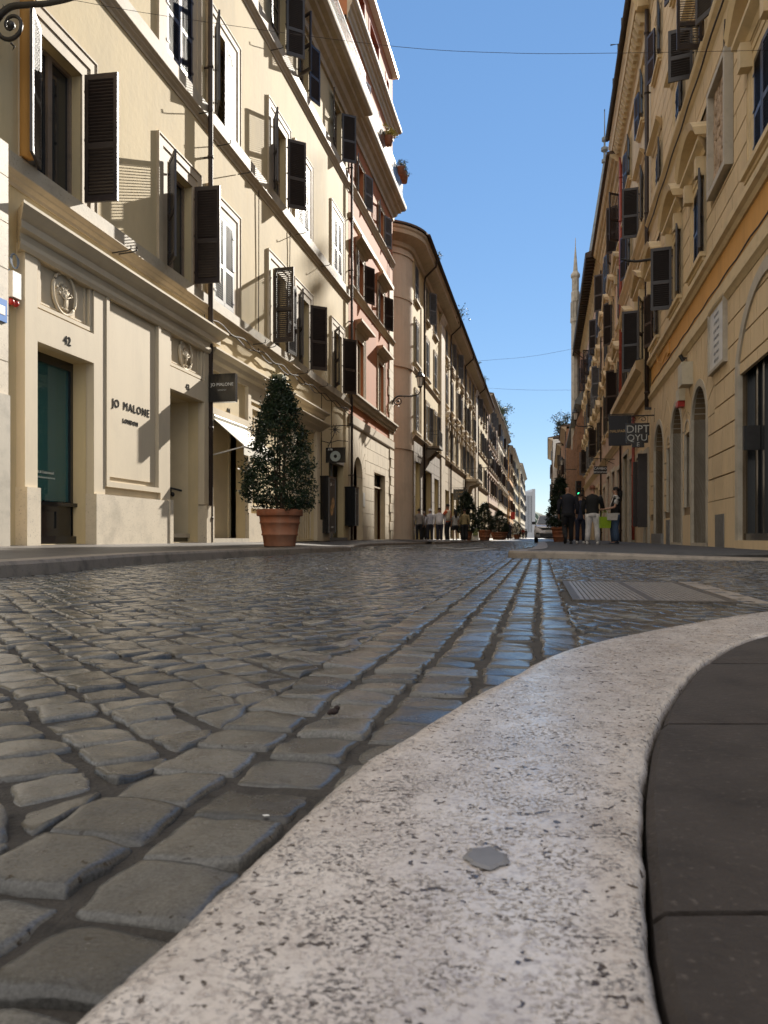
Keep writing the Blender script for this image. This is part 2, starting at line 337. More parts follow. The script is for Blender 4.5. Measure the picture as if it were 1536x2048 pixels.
# dark slabs behind the kerb
ky = [q.y for q in k_in]; kx = [q.x for q in k_in]
inx = lambda y: float(np.interp(y, ky, kx))
b = MB(); ye = [-1.4, -.12, .512, 1.03, 1.52, 2.0, 2.6, 3.2, 3.8]
for y0, y1 in zip(ye, ye[1:]):
    y1 -= .007; N = 14
    xr = [.007, .011, .02]
    cols = []
    for i in range(N+1):
        y = y0+(y1-y0)*i/N; x0 = inx(y); dz = .004 if i in (0, N) else 0
        cols.append([b.pt((x0+.002, y, -.30)), b.pt((x0+.004, y, -.250-dz)), b.pt((x0+.012, y, -.2445-dz))]+[b.pt((x0+.05+(9-x0)*t, y, -.244-dz+.0012*noise.noise(Vector((x0+t*6, y*4, 1))))) for t in (0, .02, .05, .1, .2, .4, 1)])
    for c1, c2 in zip(cols, cols[1:]):
        for j in range(len(c1)-1): b.f.append([c1[j], c1[j+1], c2[j+1], c2[j]]); b.m.append(0)
    for c in (cols[0], cols[-1]):
        lo = [b.pt((b.v[i][0], b.v[i][1], -.30)) for i in c]
        for j in range(len(c)-1): b.f.append([c[j], c[j+1], lo[j+1], lo[j]]); b.m.append(0)
tag(link('pavement', b.mesh('pavement', 'slab')), kind='structure')
# ground sheet to the horizon and the road bed
b = MB(); b.face([(-4000,-3000,-.42), (4000,-3000,-.42), (4000,5000,-.42), (-4000,5000,-.42)])
tag(link('ground', b.mesh('ground', 'asph')), kind='structure')
b = MB(); NX, NY = 60, 90
ys = [-3+66*(j/NY)**1.6 for j in range(NY+1)]
idx = [[b.pt((-9+22*i/NX, y, ROAD-.0062+.0045*noise.noise(Vector((i*.9, y*3, 2))))) for i in range(NX+1)] for y in ys]
for j in range(NY):
    for i in range(NX):
        b.f.append([idx[j][i], idx[j][i+1], idx[j+1][i+1], idx[j+1][i]]); b.m.append(0)
for i_, v_ in enumerate(b.v):
    if math.hypot((v_[0]-1.55)/.95, (v_[1]-4.6)/1.1) < 1: b.v[i_] = (v_[0], v_[1], v_[2])
tag(link('road_bed', b.mesh('road_bed', 'sand', smooth=True)), kind='structure')
def cobble_mat():
    m = bpy.data.materials.new('worn basalt cobble'); m.use_nodes = True; n = m.node_tree.nodes; l = m.node_tree.links; B = n['Principled BSDF']
    tc = n.new('ShaderNodeTexCoord'); at = n.new('ShaderNodeAttribute'); at.attribute_name = 'tint'
    def nz(scale, det=5, ro=.6):
        x = n.new('ShaderNodeTexNoise'); x.inputs['Scale'].default_value = scale; x.inputs['Detail'].default_value = det; x.inputs['Roughness'].default_value = ro; l.new(tc.outputs['Object'], x.inputs[0]); return x.outputs[0]
    def mth(op, a, b_=None):
        x = n.new('ShaderNodeMath'); x.operation = op
        for i, v in enumerate((a, b_)):
            if v is None: continue
            if hasattr(v, 'links'): l.new(v, x.inputs[i])
            else: x.inputs[i].default_value = v
        return x.outputs[0]
    r = n.new('ShaderNodeValToRGB'); e = r.color_ramp.elements
    e[0].position = .15; e[0].color = (.034, .034, .034, 1); e[1].position = .9; e[1].color = (.140, .135, .125, 1)
    k = e.new(.5); k.color = (.074, .072, .068, 1)
    f = mth('ADD', mth('MULTIPLY', at.outputs['Fac'], .55), mth('MULTIPLY', nz(28), .45)); l.new(f, r.inputs[0])
    # dusty patches
    r2 = n.new('ShaderNodeValToRGB'); r2.color_ramp.elements[0].position = .52; r2.color_ramp.elements[1].position = .66; l.new(nz(14, 6, .7), r2.inputs[0])
    mx = n.new('ShaderNodeMix'); mx.data_type = 'RGBA'; l.new(mth('MULTIPLY', r2.outputs[0], .55), mx.inputs['Factor']); l.new(r.outputs[0], mx.inputs['A']); mx.inputs['B'].default_value = (.052, .047, .041, 1)
    gr_n = n.new('ShaderNodeMapRange'); gr_n.inputs['From Min'].default_value = .35; gr_n.inputs['From Max'].default_value = .68; gr_n.inputs['To Min'].default_value = .62; gr_n.inputs['To Max'].default_value = 1.45; l.new(nz(240, 5, .75), gr_n.inputs['Value'])
    vm = n.new('ShaderNodeVectorMath'); vm.operation = 'SCALE'; l.new(mx.outputs['Result'], vm.inputs[0]); l.new(gr_n.outputs[0], vm.inputs['Scale'])
    pt_ = n.new('ShaderNodeValToRGB'); pt_.color_ramp.elements[0].position = .67; pt_.color_ramp.elements[1].position = .71; l.new(nz(90, 3, .5), pt_.inputs[0])
    mx3 = n.new('ShaderNodeMix'); mx3.data_type = 'RGBA'; l.new(pt_.outputs[0], mx3.inputs['Factor']); l.new(vm.outputs[0], mx3.inputs['A']); mx3.inputs['B'].default_value = (.022, .018, .015, 1)
    l.new(mx3.outputs['Result'], B.inputs['Base Color'])
    ro = mth('ADD', mth('MULTIPLY', nz(50), .22), mth('ADD', mth('MULTIPLY', at.outputs['Fac'], -.08), mth('MULTIPLY', r2.outputs[0], .16))); l.new(mth('ADD', ro, .09), B.inputs['Roughness'])
    B.inputs['Specular IOR Level'].default_value = .5
    bp = n.new('ShaderNodeBump'); bp.inputs['Strength'].default_value = .5; bp.inputs['Distance'].default_value = .0025
    h = mth('ADD', mth('MULTIPLY', nz(160, 6, .7), .5), nz(34, 5, .65)); l.new(h, bp.inputs['Height']); l.new(bp.outputs[0], B.inputs['Normal']); return m
COB = cobble_mat()
kerb_poly = [(p.x, p.y) for p in k_out]+[(8, -3), (-.42, -3)]
lk = [(-6.0,-10,-.185), (-4.1,0,-.185), (-2.93,5.82,-.185), (-2.80,9.18,-.185), (-2.05,13.26,-.19), (-1.05,17.0,-.195), (-.80,18.3,-.215), (-.85,19.3,-.29), (-1.0,21,-.297), (-1.1,24,-.28), (-.6,27,-.21), (.0,29.8,-.20), (1.9,35.5,-.20), (3.5,39.8,-.20), (12.5,84,-.2), (61,320,-.2)]
rk = [(14,8.7,-.295), (6.5,9.9,-.285), (4.5,10.4,-.262), (3.3,10.9,-.225), (2.6,11.25,-.205), (2.0,11.7,-.205), (2.0,12.3,-.2), (2.5,13.6,-.2), (3.2,16.5,-.2), (5.4,27,-.2), (7.5,37,-.2), (9.4,40.5,-.2), (11.3,46,-.2), (13.4,56,-.2), (19.3,85,-.2), (66,320,-.2)]
def inside(x, y, P):
    r = np.zeros(x.shape, bool); n = len(P)
    for i in range(n):
        (x1, y1), (x2, y2) = P[i][:2], P[(i+1) % n][:2]
        c = ((y1 > y) != (y2 > y)); 
        with np.errstate(divide='ignore', invalid='ignore'): xx = (x2-x1)*(y-y1)/(y2-y1)+x1
        r ^= c & (x < xx)
    return r
left_poly = [p[:2] for p in lk]+[(-60, 320), (-60, -10)]
right_poly = [p[:2] for p in rk]+[(120, 320), (120, 8)]
GR = [G(1128,1162), G(1370,1166), G(1452,1204), G(1140,1202)]    # drain grate corners
gcx = sum(p[0] for p in GR)/4; gcy = sum(p[1] for p in GR)/4
rng = np.random.default_rng(5)
def stones(C4, tint):
    """C4: (n,4,2) corners in xy"""
    c = C4.mean(1); keep = (np.hypot(c[:,0], c[:,1]) > .12)&(c[:,1] > -.6)
    keep &= ~inside(c[:,0], c[:,1], left_poly)&~inside(c[:,0], c[:,1], right_poly)&~inside(c[:,0], c[:,1], kerb_poly)
    g4 = [(gcx+(x-gcx)*1.06, gcy+(y-gcy)*1.1) for x, y in GR]
    keep &= ~inside(c[:,0], c[:,1], g4)
    keep &= (np.abs(c[:,0]) < c[:,1]*.62+1.2)&(c[:,1] < 62)
    return C4[keep], tint[keep]
quads = []
def lattice(u0, u1, v0, v1, pu, pv, rot, stagger, warp, gap, jit, clamp=0, gapv=None):
    """grid of stones, pu x pv, rotated by rot, only those whose centre lies in the (u,v) window"""
    cu, cv = (u0+u1)/2, (v0+v1)/2; R_ = max(u1-u0, v1-v0)*.75
    ni, nj = int(R_/pu)+1, int(R_/pv)+1
    I, J = np.meshgrid(np.arange(-ni, ni), np.arange(-nj, nj), indexing='ij'); I = I.ravel().astype(float); J = J.ravel().astype(float)
    off = rng.uniform(0, 1, 4*ni+4)
    st = stagger*off[(I+2*ni).astype(int)]
    cr, sr = math.cos(rot), math.sin(rot)
    def pos(i, j):
        a, b_ = i*pu, j*pv
        u = cu+a*cr-b_*sr; v = cv+a*sr+b_*cr
        if warp:
            du = warp*np.sin(v*1.7+.6*np.sin(u*1.3)); dv = warp*1.6*np.sin(u*1.9+1)+warp*.8*np.sin(v*.9); u = u+du; v = v+dv
        return u, v
    cs = []
    for a, b_ in ((-.5,-.5), (.5,-.5), (.5,.5), (-.5,.5)):
        u, v = pos(I+a*(1-gap/pu), J+st+b_*(1-(gapv or gap)/pv)); cs.append(np.stack([u, v], 1))
    C4 = np.stack(cs, 1)
    c = C4.mean(1); k = (c[:,0] > u0-(.035 if clamp < 0 else 0))&(c[:,0] < u1+(.035 if clamp > 0 else 0))&(c[:,1] > v0)&(c[:,1] < v1)
    C4 = C4[k]
    d = C4-C4.mean(1, keepdims=True)
    sc_ = rng.normal(1, .05, (len(C4), 1, 2)); C4 = C4.mean(1, keepdims=True)+d*sc_
    C4 = C4+rng.normal(0, jit, C4.shape)
    if clamp > 0: C4[..., 0] = np.minimum(C4[..., 0], u1-.004+rng.normal(0, .003, C4.shape[:2]))
    if clamp < 0: C4[..., 0] = np.maximum(C4[..., 0], u0+.004+rng.normal(0, .003, C4.shape[:2]))
    X = C4[...,0]*CS+C4[...,1]*SS; Y = -C4[...,0]*SS+C4[...,1]*CS
    quads.append(np.stack([X, Y], -1))
UL, UR = -.50, .10
lattice(UL, UR, -2, 66, .128, .118, 0, 1, 0, .0125, .0035, 0, .006)        # the straight courses down the gutter
lattice(-9, UL-.004, -2, 30, .110, .110, rad(45), 0, .03, .0095, .005, 1)   # the diagonal field
lattice(-9, UL-.004, 30, 66, .12, .12, rad(45), 0, .02, .017, .005, 1)
lattice(UR+.006, 9, -2, 14, .112, .115, rad(30), .3, .045, .012, .006, -1)     # the mouth of the side street
Q = np.concatenate(quads); T = rng.uniform(0, 1, len(Q))
Q, T = stones(Q, T)
def build_stones(Q, T, g):
    n = len(Q); N = len(g); g = np.array(g)
    A, B_ = np.meshgrid(g, g, indexing='ij'); A = A.ravel(); B_ = B_.ravel()
    E = np.maximum(np.abs(A), np.abs(B_))
    rr = rng.uniform(.04, .20, (n, 1))
    a = A*np.sqrt(1-rr*B_**4); bb = B_*np.sqrt(1-rr*A**4)
    wgt = np.stack([(1-a)*(1-bb), (1+a)*(1-bb), (1+a)*(1+bb), (1-a)*(1+bb)], -1)/4
    P = np.einsum('nkc,ncd->nkd', wgt, Q)
    # ragged outline
    ang = np.arctan2(B_, A); ph = rng.uniform(0, 6.28, (n, 4)); rag = sum(np.sin(ang[None]*f+ph[:, i:i+1])*s for i, (f, s) in enumerate(((2, .02), (3, .03), (5, .028), (9, .018))))
    c = Q.mean(1)[:, None, :]; P = c+(P-c)*(1+rag*(E**2)[None])[..., None]
    edge = np.interp(E, [0, .7, .88, .955, .987, 1], [0, 0, -.0005, -.0018, -.0060, -.03])
    bul = rng.uniform(.0, .0022, (n, 1))*(1-(A*A+B_*B_)/2)
    tx, ty = rng.normal(0, .0021, (n, 1)), rng.normal(0, .0021, (n, 1))
    z = ROAD+rng.normal(0, .0022, (n, 1))+edge+bul+tx*A+ty*B_
    ca = rng.uniform(0, 6.28, (n, 1)); z = z-np.maximum(0, (A*np.cos(ca)+B_*np.sin(ca))-.85)*rng.uniform(0, .022, (n, 1))*(E < .99)
    if N > 9:
        f1 = rng.uniform(0, 6.28, (n, 3)); z = z+.0012*np.sin(3.1*A+f1[:, :1])*np.sin(2.7*B_+f1[:, 1:2])+.0006*np.sin(7*A+5*B_+f1[:, 2:])
    V = np.concatenate([P, z[..., None]], -1).reshape(-1, 3)
    i, j = np.meshgrid(np.arange(N-1), np.arange(N-1), indexing='ij'); i = i.ravel(); j = j.ravel()
    q = np.stack([i*N+j, (i+1)*N+j, (i+1)*N+j+1, i*N+j+1], -1)
    Fc = (q[None]+(np.arange(n)*N*N)[:, None, None]).reshape(-1, 4)
    return V, Fc, np.repeat(T, N*N)
yy = Q.mean(1)[:,1]; Vs, Fs, Ts, off = [], [], [], 0
for lo, hi, g in ((-9, 2.2, [-1,-.985,-.92,-.8,-.62,-.4,-.13,.13,.4,.62,.8,.92,.985,1]), (2.2, 7, [-1,-.985,-.9,-.65,-.25,.25,.65,.9,.985,1]), (7, 18, [-1,-.97,-.75,0,.75,.97,1]), (18, 99, [-1,-.93,.93,1])):
    k = (yy >= lo)&(yy < hi)
    if not k.any(): continue
    V, Fc, t = build_stones(Q[k], T[k], g); Vs.append(V); Fs.append(Fc+off); Ts.append(t); off += len(V)
V = np.concatenate(Vs); Fc = np.concatenate(Fs); Tt = np.concatenate(Ts)
me = bpy.data.meshes.new('road'); me.vertices.add(len(V)); me.vertices.foreach_set('co', V.ravel()); me.loops.add(Fc.size); me.loops.foreach_set('vertex_index', Fc.ravel())
me.polygons.add(len(Fc)); me.polygons.foreach_set('loop_start', np.arange(0, Fc.size, 4)); me.polygons.foreach_set('loop_total', np.full(len(Fc), 4)); me.polygons.foreach_set('use_smooth', np.ones(len(Fc), bool))
me.update(calc_edges=True); at = me.attributes.new('tint', 'FLOAT', 'POINT'); at.data.foreach_set('value', Tt.astype(np.float32)); me.materials.append(COB)
tag(link('road', me), kind='structure')
print('stones', len(Q), 'verts', len(V))
def far_road():
    m = bpy.data.materials.new('far cobbles'); m.use_nodes = True; n = m.node_tree.nodes; l = m.node_tree.links; B = n['Principled BSDF']
    tc = n.new('ShaderNodeTexCoord'); vo = n.new('ShaderNodeTexVoronoi'); vo.inputs['Scale'].default_value = 8; l.new(tc.outputs['Object'], vo.inputs[0])
    r = n.new('ShaderNodeValToRGB'); r.color_ramp.elements[0].color = (.10, .09, .08, 1); r.color_ramp.elements[1].color = (.05, .046, .042, 1); l.new(vo.outputs[0], r.inputs[0]); l.new(r.outputs[0], B.inputs['Base Color'])
    B.inputs['Roughness'].default_value = .42
    bp = n.new('ShaderNodeBump'); bp.inputs['Distance'].default_value = -.02; bp.inputs['Strength'].default_value = .6; l.new(vo.outputs[0], bp.inputs['Height']); l.new(bp.outputs[0], B.inputs['Normal']); return m
b = MB(); b.face([(-30, 61.5, ROAD-.002), (140, 61.5, ROAD-.002), (160, 520, ROAD-.002), (-30, 520, ROAD-.002)])
tag(link('far_road', b.mesh('far_road', far_road())), kind='structure')
# pavements: kerb stones along an edge, paving up to the wall line
def pavement(name, edge, wallf, m, mk, n=160, closed_front=False):
    P = spline(edge, n); b = MB()
    rows = []
    for i, p in enumerate(P):
        q = P[min(i+1, n-1)]-P[max(i-1, 0)]; t = Vector((q.x, q.y, 0)).normalized(); nn = Vector((-t.y, t.x, 0))*wallf(p)[2]
        j = .004*noise.noise(p*2)
        w_ = wallf(p)
        rows.append([b.pt((p.x-nn.x*.01, p.y-nn.y*.01, ROAD-.06)), b.pt((p.x+j, p.y, p.z-.03)), b.pt((p.x+nn.x*.02, p.y+nn.y*.02, p.z)), b.pt((p.x+nn.x*.30, p.y+nn.y*.30, p.z+.004)), b.pt((p.x+nn.x*.305, p.y+nn.y*.305, p.z-.002)), b.pt((w_[0], w_[1], w_[3]))])
    for r1, r2 in zip(rows, rows[1:]):
        for j in range(5):
            b.f.append([r1[j], r1[j+1], r2[j+1], r2[j]]); b.m.append(1 if j < 3 else 0)
    return tag(link(name, b.mesh(name, [m, mk])), kind='structure')
WL = F('L', 7.6, 1080, 0); WR = F('R', 4.4, 1095, 0)
def wl(p):
    s = (p-WL.P0).dot(WL.d); q = WL.P0+WL.d*s; return (q.x, q.y, 1, -.10 if p.y > -5 else -.1)
pavement('left_pavement', lk, wl, 'pavl', 'granite')
def wr(p):
    s = max(7.0, (p-WR.P0).dot(WR.d)); q = WR.P0+WR.d*s; return (q.x, q.y, -1, -.19)
pavement('right_pavement', rk, wr, 'asph', 'granite')
# worn white zebra bars
b = MB()
for a, c in (((905, 1099), (960, 1095)), ((868, 1097), (905, 1094.5)), ((775, 1097.5), (828, 1094.5)), ((930, 1103.5), (985, 1098))):
    p, q = Vector((*G(*a), 0)), Vector((*G(*c), 0)); d = (q-p).normalized(); nn = Vector((-d.y, d.x, 0))*.2
    pts = [p-nn, q-nn, q+nn, p+nn]; b.face([(v.x, v.y, ROAD+.008) for v in pts])
M['worn'] = mat('worn white road paint', (.30, .29, .27), .7, .5, 9, .4, 60, col2=(.08, .075, .07))
tag(link('road_marking', b.mesh('road_marking', 'worn')), kind='structure')
# drain grate: steel bars in a frame, pale stone strip on its far side
gx = Vector((GR[1][0]-GR[0][0]+GR[2][0]-GR[3][0], GR[1][1]-GR[0][1]+GR[2][1]-GR[3][1], 0))/2
gy = Vector((GR[0][0]-GR[3][0]+GR[1][0]-GR[2][0], GR[0][1]-GR[3][1]+GR[1][1]-GR[2][1], 0))/2
gw, gh = gx.length, gy.length
gr = thing('drain_grate', 'rusty steel drain grate set into the cobbles near the right kerb', 'grate', (gcx, gcy, ROAD), math.atan2(gx.y, gx.x))
b = MB(); sk_ = gy.dot(gx.normalized())/gh
hw, hh = gw/2, gh/2
for x0, x1, y0, y1 in ((-hw, hw, -hh, -hh+.035), (-hw, hw, hh-.035, hh), (-hw, -hw+.04, -hh+.035, hh-.035), (hw-.04, hw, -hh+.035, hh-.035), (-.02, .02, -hh+.035, hh-.035)): b.box(x0, x1, y0, y1, -.05, .004)
link('frame', b.mesh('grate_frame', mat('rusty steel', (.10, .085, .07), .5, .3, 30, .3, 90, metal=.5)), gr)
b = MB(); nb = 27
for i in range(nb):
    x = -hw+.05+(2*hw-.1)*i/(nb-1); b.box(x-.010, x+.010, -hh+.035, hh-.035, -.03, .003)
for j in (1,):
    y = 0; b.box(-hw+.04, hw-.04, y-.03, y+.03, -.028, .001)
link('bar', b.mesh('grate_bars', mat('worn steel bars', (.26, .235, .21), .42, .2, 20, metal=.5)), gr)['kind'] = 'stuff'
b = MB(); b.box(-hw, hw, -hh, hh, -.10, -.06); link('pit', b.mesh('pit', 'dark'), gr)
b = MB(); b.box(hw+.02, hw+.14, -hh-.05, hh+.05, -.05, .003); link('stone_strip', b.mesh('stone_strip', 'granite'), gr)
# litter
b = MB(); b.ball((0, 0, .006), .007, 8, 1.3, .9, .8); b.ball((.006, .004, .011), .005, 6); b.ball((-.007, -.002, .004), .004, 6)
o = link('pebble', b.mesh('pebble', plain('dark crumb', (.02, .01, .008))), None, (*G(667, 1437, .312), ROAD+.004)); tag(o, 'small dark crumb lying on the cobbles', 'pebble')
b = MB(); b.extr([(0, 0), (.006, .001), (.007, .005), (.001, .004)], 0, .0006); tag(link('paper_scrap', b.mesh('paper_scrap', 'white'), None, (*G(525, 1634, .31), ROAD+.002), rot=(rad(90), 0, .4)), 'tiny white paper scrap in a joint near the kerb', 'litter')
b = MB(); n_ = 20
gum = [(.016*math.cos(t*6.283/n_)*(1+.14*math.sin(t*2.1)), .02*math.sin(t*6.283/n_)*(1+.12*math.cos(t*1.7))) for t in range(n_)]
A_ = [b.pt((x, y, 0)) for x, y in gum]; B_ = [b.pt((x*.8, y*.8, .0012)) for x, y in gum]
for i in range(n_): b.f.append([A_[i], A_[(i+1)%n_], B_[(i+1)%n_], B_[i]]); b.m.append(0)
b.f.append(B_); b.m.append(0)
tag(link('chewing_gum', b.mesh('chewing_gum', plain('old gum', (.17, .165, .17), .5)), None, (*G(972, 1717, HK), -HK+.0008)), 'flattened grey chewing gum spot on the pale kerb', 'litter')
# ---------------------------------------------------------------- facade kit
def arc_pts(cx, r, z0, n=14, rise=None):
    """points of an arch from right to left over the top; rise < r gives a flat segment"""
    if rise is None or rise >= r: return [(cx+r*math.cos(math.pi*i/n), z0+r*math.sin(math.pi*i/n)) for i in range(n+1)]
    R_ = (r*r+rise*rise)/(2*rise); a = math.asin(r/R_); return [(cx+R_*math.sin(a-2*a*i/n), z0+rise-R_+R_*math.cos(a-2*a*i/n)) for i in range(n+1)]
def wall(f, s0, s1, z0, z1, ops, depth=.25, o=0, name='wall', m='cream', root=None, back=9, capz=None):
    """front skin with openings (sa,sb,za,zb[,rise]) and reveals, plus the solid body behind"""
    b = f.mb(); S = sorted({s0, s1, *[v for q in ops for v in q[:2] if s0 < v < s1]}); Z = sorted({z0, z1, *[v for q in ops for v in q[2:4] if z0 < v < z1]})
    for a, c in zip(S, S[1:]):
        for d, e in zip(Z, Z[1:]):
            ms, mz = (a+c)/2, (d+e)/2
            if any(q[0] < ms < q[1] and q[2] < mz < q[3] for q in ops): continue
            b.face([(a,o,d), (c,o,d), (c,o,e), (a,o,e)])
    for q in ops:
        a, c, d, e = q[:4]; i = o-depth
        if len(q) > 4:
            r = (c-a)/2; P = arc_pts((a+c)/2, r, e-q[4], 16, q[4]); e2 = e-q[4]
            for side, lst in ((c, P[:9]), (a, P[8:])):
                for p1, p2 in zip(lst, lst[1:]): b.face([(side, o, e), (p1[0], o, p1[1]), (p2[0], o, p2[1])])
            b.face([(a, o, e), (c, o, e), (P[8][0], o, P[8][1])])
            for p1, p2 in zip(P, P[1:]): b.face([(p1[0],o,p1[1]), (p2[0],o,p2[1]), (p2[0],i,p2[1]), (p1[0],i,p1[1])])
        else:
            e2 = e; b.face([(a,o,e), (c,o,e), (c,i,e), (a,i,e)])
        b.face([(a,o,d), (a,o,e2), (a,i,e2), (a,i,d)]); b.face([(c,o,d), (c,o,e2), (c,i,e2), (c,i,d)])
        b.face([(a,o,d), (c,o,d), (c,i,d), (a,i,d)])
    w_ = put(f, root, name, b, m)
    # recalc on an open skin is unreliable: make the front look outwards
    return w_
def body(f, s0, s1, z0, z1, o, m, root, back=9, name='side_wall'):
    """solid mass behind the skin, open towards the street side so that recesses stay free"""
    b = f.mb()
    b.face([(s0,o,z0), (s0,-back,z0), (s0,-back,z1), (s0,o,z1)]); b.face([(s1,o,z0), (s1,-back,z0), (s1,-back,z1), (s1,o,z1)])
    b.face([(s0,-back,z0), (s1,-back,z0), (s1,-back,z1), (s0,-back,z1)]); b.face([(s0,o,z1), (s1,o,z1), (s1,-back,z1), (s0,-back,z1)])
    b.box(s0+.02, s1-.02, -back+.1, -2.2, z0, z1-.03)
    return put(f, root, name, b, m)
_cache = {}
def leaf_mesh(k, wd, h, sgn, m, louv=True, mid=True):
    key = ('leaf', k, round(wd,3), round(h,3), sgn, m, louv)
    if key in _cache: return _cache[key]
    b = MB(k); st = .065; t = .021
    bx = lambda x0, x1, y0, y1, z0, z1: b.box(min(sgn*x0, sgn*x1), max(sgn*x0, sgn*x1), y0, y1, z0, z1)
    bx(0, st, -t, t, 0, h); bx(wd-st, wd, -t, t, 0, h); bx(st, wd-st, -t, t, 0, .11); bx(st, wd-st, -t, t, h-.08, h)
    zm = h*.42
    if mid: bx(st, wd-st, -t, t, zm, zm+.09)
    for lo, hi in (((.11, zm), (zm+.09, h-.08)) if mid else ((.11, h-.08),)):
        if not louv: bx(st, wd-st, -.008, .008, lo, hi); continue
        n = max(3, int((hi-lo)/.052)); p = (hi-lo)/n
        for i in range(n):
            z = lo+(i+.5)*p; x0, x1 = sorted((sgn*(st-.004), sgn*(wd-st+.004)))
            b.hexa([(x0,.022,z-.026), (x1,.022,z-.026), (x1,.022,z-.018), (x0,.022,z-.018), (x0,-.022,z+.018), (x1,-.022,z+.018), (x1,-.022,z+.026), (x0,-.022,z+.026)][:8]) if False else b.hexa([(x0,-.020,z+.016), (x1,-.020,z+.016), (x1,.020,z-.024), (x0,.020,z-.024), (x0,-.020,z+.024), (x1,-.020,z+.024), (x1,.020,z-.016), (x0,.020,z-.016)])
    # strap hinges
    for z in (.25, h*.5, h-.25): bx(-.03, .10, t, t+.012, z-.02, z+.02)
    me = b.mesh('shutter', [m]); _cache[key] = me; return me
def sash_mesh(k, wd, h, m, bars=2, fan=False):
    key = ('sash', k, wd, h, m, bars)
    if key in _cache: return _cache[key]
    b = MB(k); t = .06
    b.box(-wd/2, -wd/2+t, -.03, .03, 0, h); b.box(wd/2-t, wd/2, -.03, .03, 0, h); b.box(-wd/2+t, wd/2-t, -.03, .03, 0, t); b.box(-wd/2+t, wd/2-t, -.03, .03, h-t, h)
    b.box(-.055, .055, -.032, .034, t, h-t)
    for i in range(1, bars+1):
        z = h*i/(bars+1); b.box(-wd/2+t, -.055, -.015, .015, z-.018, z+.018); b.box(.055, wd/2-t, -.015, .015, z-.018, z+.018)
    me = b.mesh('sash', [m]); _cache[key] = me; return me
def surround(f, wd, h, sw, kind, m, proj=.07, sill=True, hood=None, k=1):
    key = ('sur', k, wd, h, sw, kind, m, proj, sill, hood)
    if key in _cache: return _cache[key]
    b = MB(k); a = wd/2
    if sw:
        # stepped architrave: inner fascia, outer raised moulding; jambs and head butted
        i1 = a+sw*.55; i2 = a+sw
        for x0, x1, pr in ((a, i1, proj*.55), (i1, i2, proj)):
            b.box(-x1, -x0, -.012, pr, 0, h+x1-a); b.box(x0, x1, -.012, pr, 0, h+x1-a); b.box(-x0, x0, -.012, pr, h+x0-a, h+x1-a)
        b.box(-i2-.02, -i2, -.012, proj+.015, .0, h+sw); b.box(i2, i2+.02, -.012, proj+.015, 0, h+sw); b.box(-i2-.02, i2+.02, -.012, proj+.015, h+sw, h+sw+.03)
    if sill: b.box(-a-sw-.08, a+sw+.08, -.012, proj+.12, -.12, -.02); b.box(-a-sw-.04, a+sw+.04, -.012, proj+.06, -.20, -.12)
    if hood:
        x = a+sw+.10; z = h+sw+.05
        pro = lambda e, q: [(-.012, q), (e*.3, q), (e*.45, q+.10), (e*.8, q+.16), (e, q+.20), (e, q+.28), (-.012, q+.30)]
        if hood == 'flat': b.prism(pro(.25, z), -x, x, True, True); b.box(-a-sw, a+sw, -.012, .05, z-.04, z)
        if hood == 'deep': b.prism([(-.012, z), (.08, z), (.14, z+.14), (.38, z+.20), (.38, z+.29), (-.012, z+.36)], -x, x, True, True); b.box(-a-sw, a+sw, -.012, .05, z-.04, z)
        if hood in ('seg', 'tri'):
            N = 14; e = .30
            b.prism(pro(e*.8, z), -x, x, True, True)
            base = z+.30; ri = .5
            if hood == 'seg': P = arc_pts(0, x+.25, base, N, ri)
            else: P = [(x+.25, base), (0, base+ri), (-x-.25, base)]
            for (x1, z1), (x2, z2) in zip(P, P[1:]):
                b.hexa([(x1,-.012,z1), (x2,-.012,z2), (x2,e,z2), (x1,e,z1), (x1,-.012,z1+.17), (x2,-.012,z2+.17), (x2,e+.06,z2+.17), (x1,e+.06,z1+.17)])
            b.extr([(p[0]*.97, p[1]-.01) for p in P], -.012, .05)
            for sx in (-1, 1): b.box(sx*(a+sw*.55)-.11, sx*(a+sw*.55)+.11, -.012, .22, z-.42, z)
    me = b.mesh('window', [m]); _cache[key] = me; return me
def window(f, root, s, z, wd, h, sw=.38, m='trim', near=None, far=None, sm='shut', hood=None, sill=False, sash='frame', depth=.2, proj=.04, louv=True, leafh=None, bars=2, o=0, pane='glass', lw=None, name='window'):
    k = f.k; me = surround(f, wd, h, sw, 0, m, proj, sill, hood, k)
    wn = link(name, me, root, f.l(s, o, z))
    if sash: link('frame', sash_mesh(k, wd, h, sash, bars), wn, (0, -k*depth, 0))
    key = ('pane', k, wd, h, pane)
    if key not in _cache: _cache[key] = MB(k).box(-wd/2+.01, wd/2-.01, -.008, .008, .01, h-.01).mesh('pane', [pane])
    link('pane', _cache[key], wn, (0, -k*(depth+.018), 0))
    lw = lw or wd/2-.006
    for ang, sg in ((near, 1), (far, -1)):
        if ang is None: continue
        lm = leaf_mesh(k, lw, h-.03, sg, sm, louv)
        y = (.0 if ang < 5 else proj+.03) if sw else .03
        link('shutter', lm, wn, (-sg*wd/2, k*y, .015), k*sg*rad(ang))
    return wn
CORN = lambda e, z0, z1, n=5: [(-.02, z0), (e*.10, z0), (e*.13, z0+(z1-z0)*.22), (e*.30, z0+(z1-z0)*.32), (e*.40, z0+(z1-z0)*.50), (e*.60, z0+(z1-z0)*.56), (e*.64, z0+(z1-z0)*.66), (e*.84, z0+(z1-z0)*.72), (e*.97, z0+(z1-z0)*.84), (e, z1-.05), (e, z1), (-.02, z1+.02)]
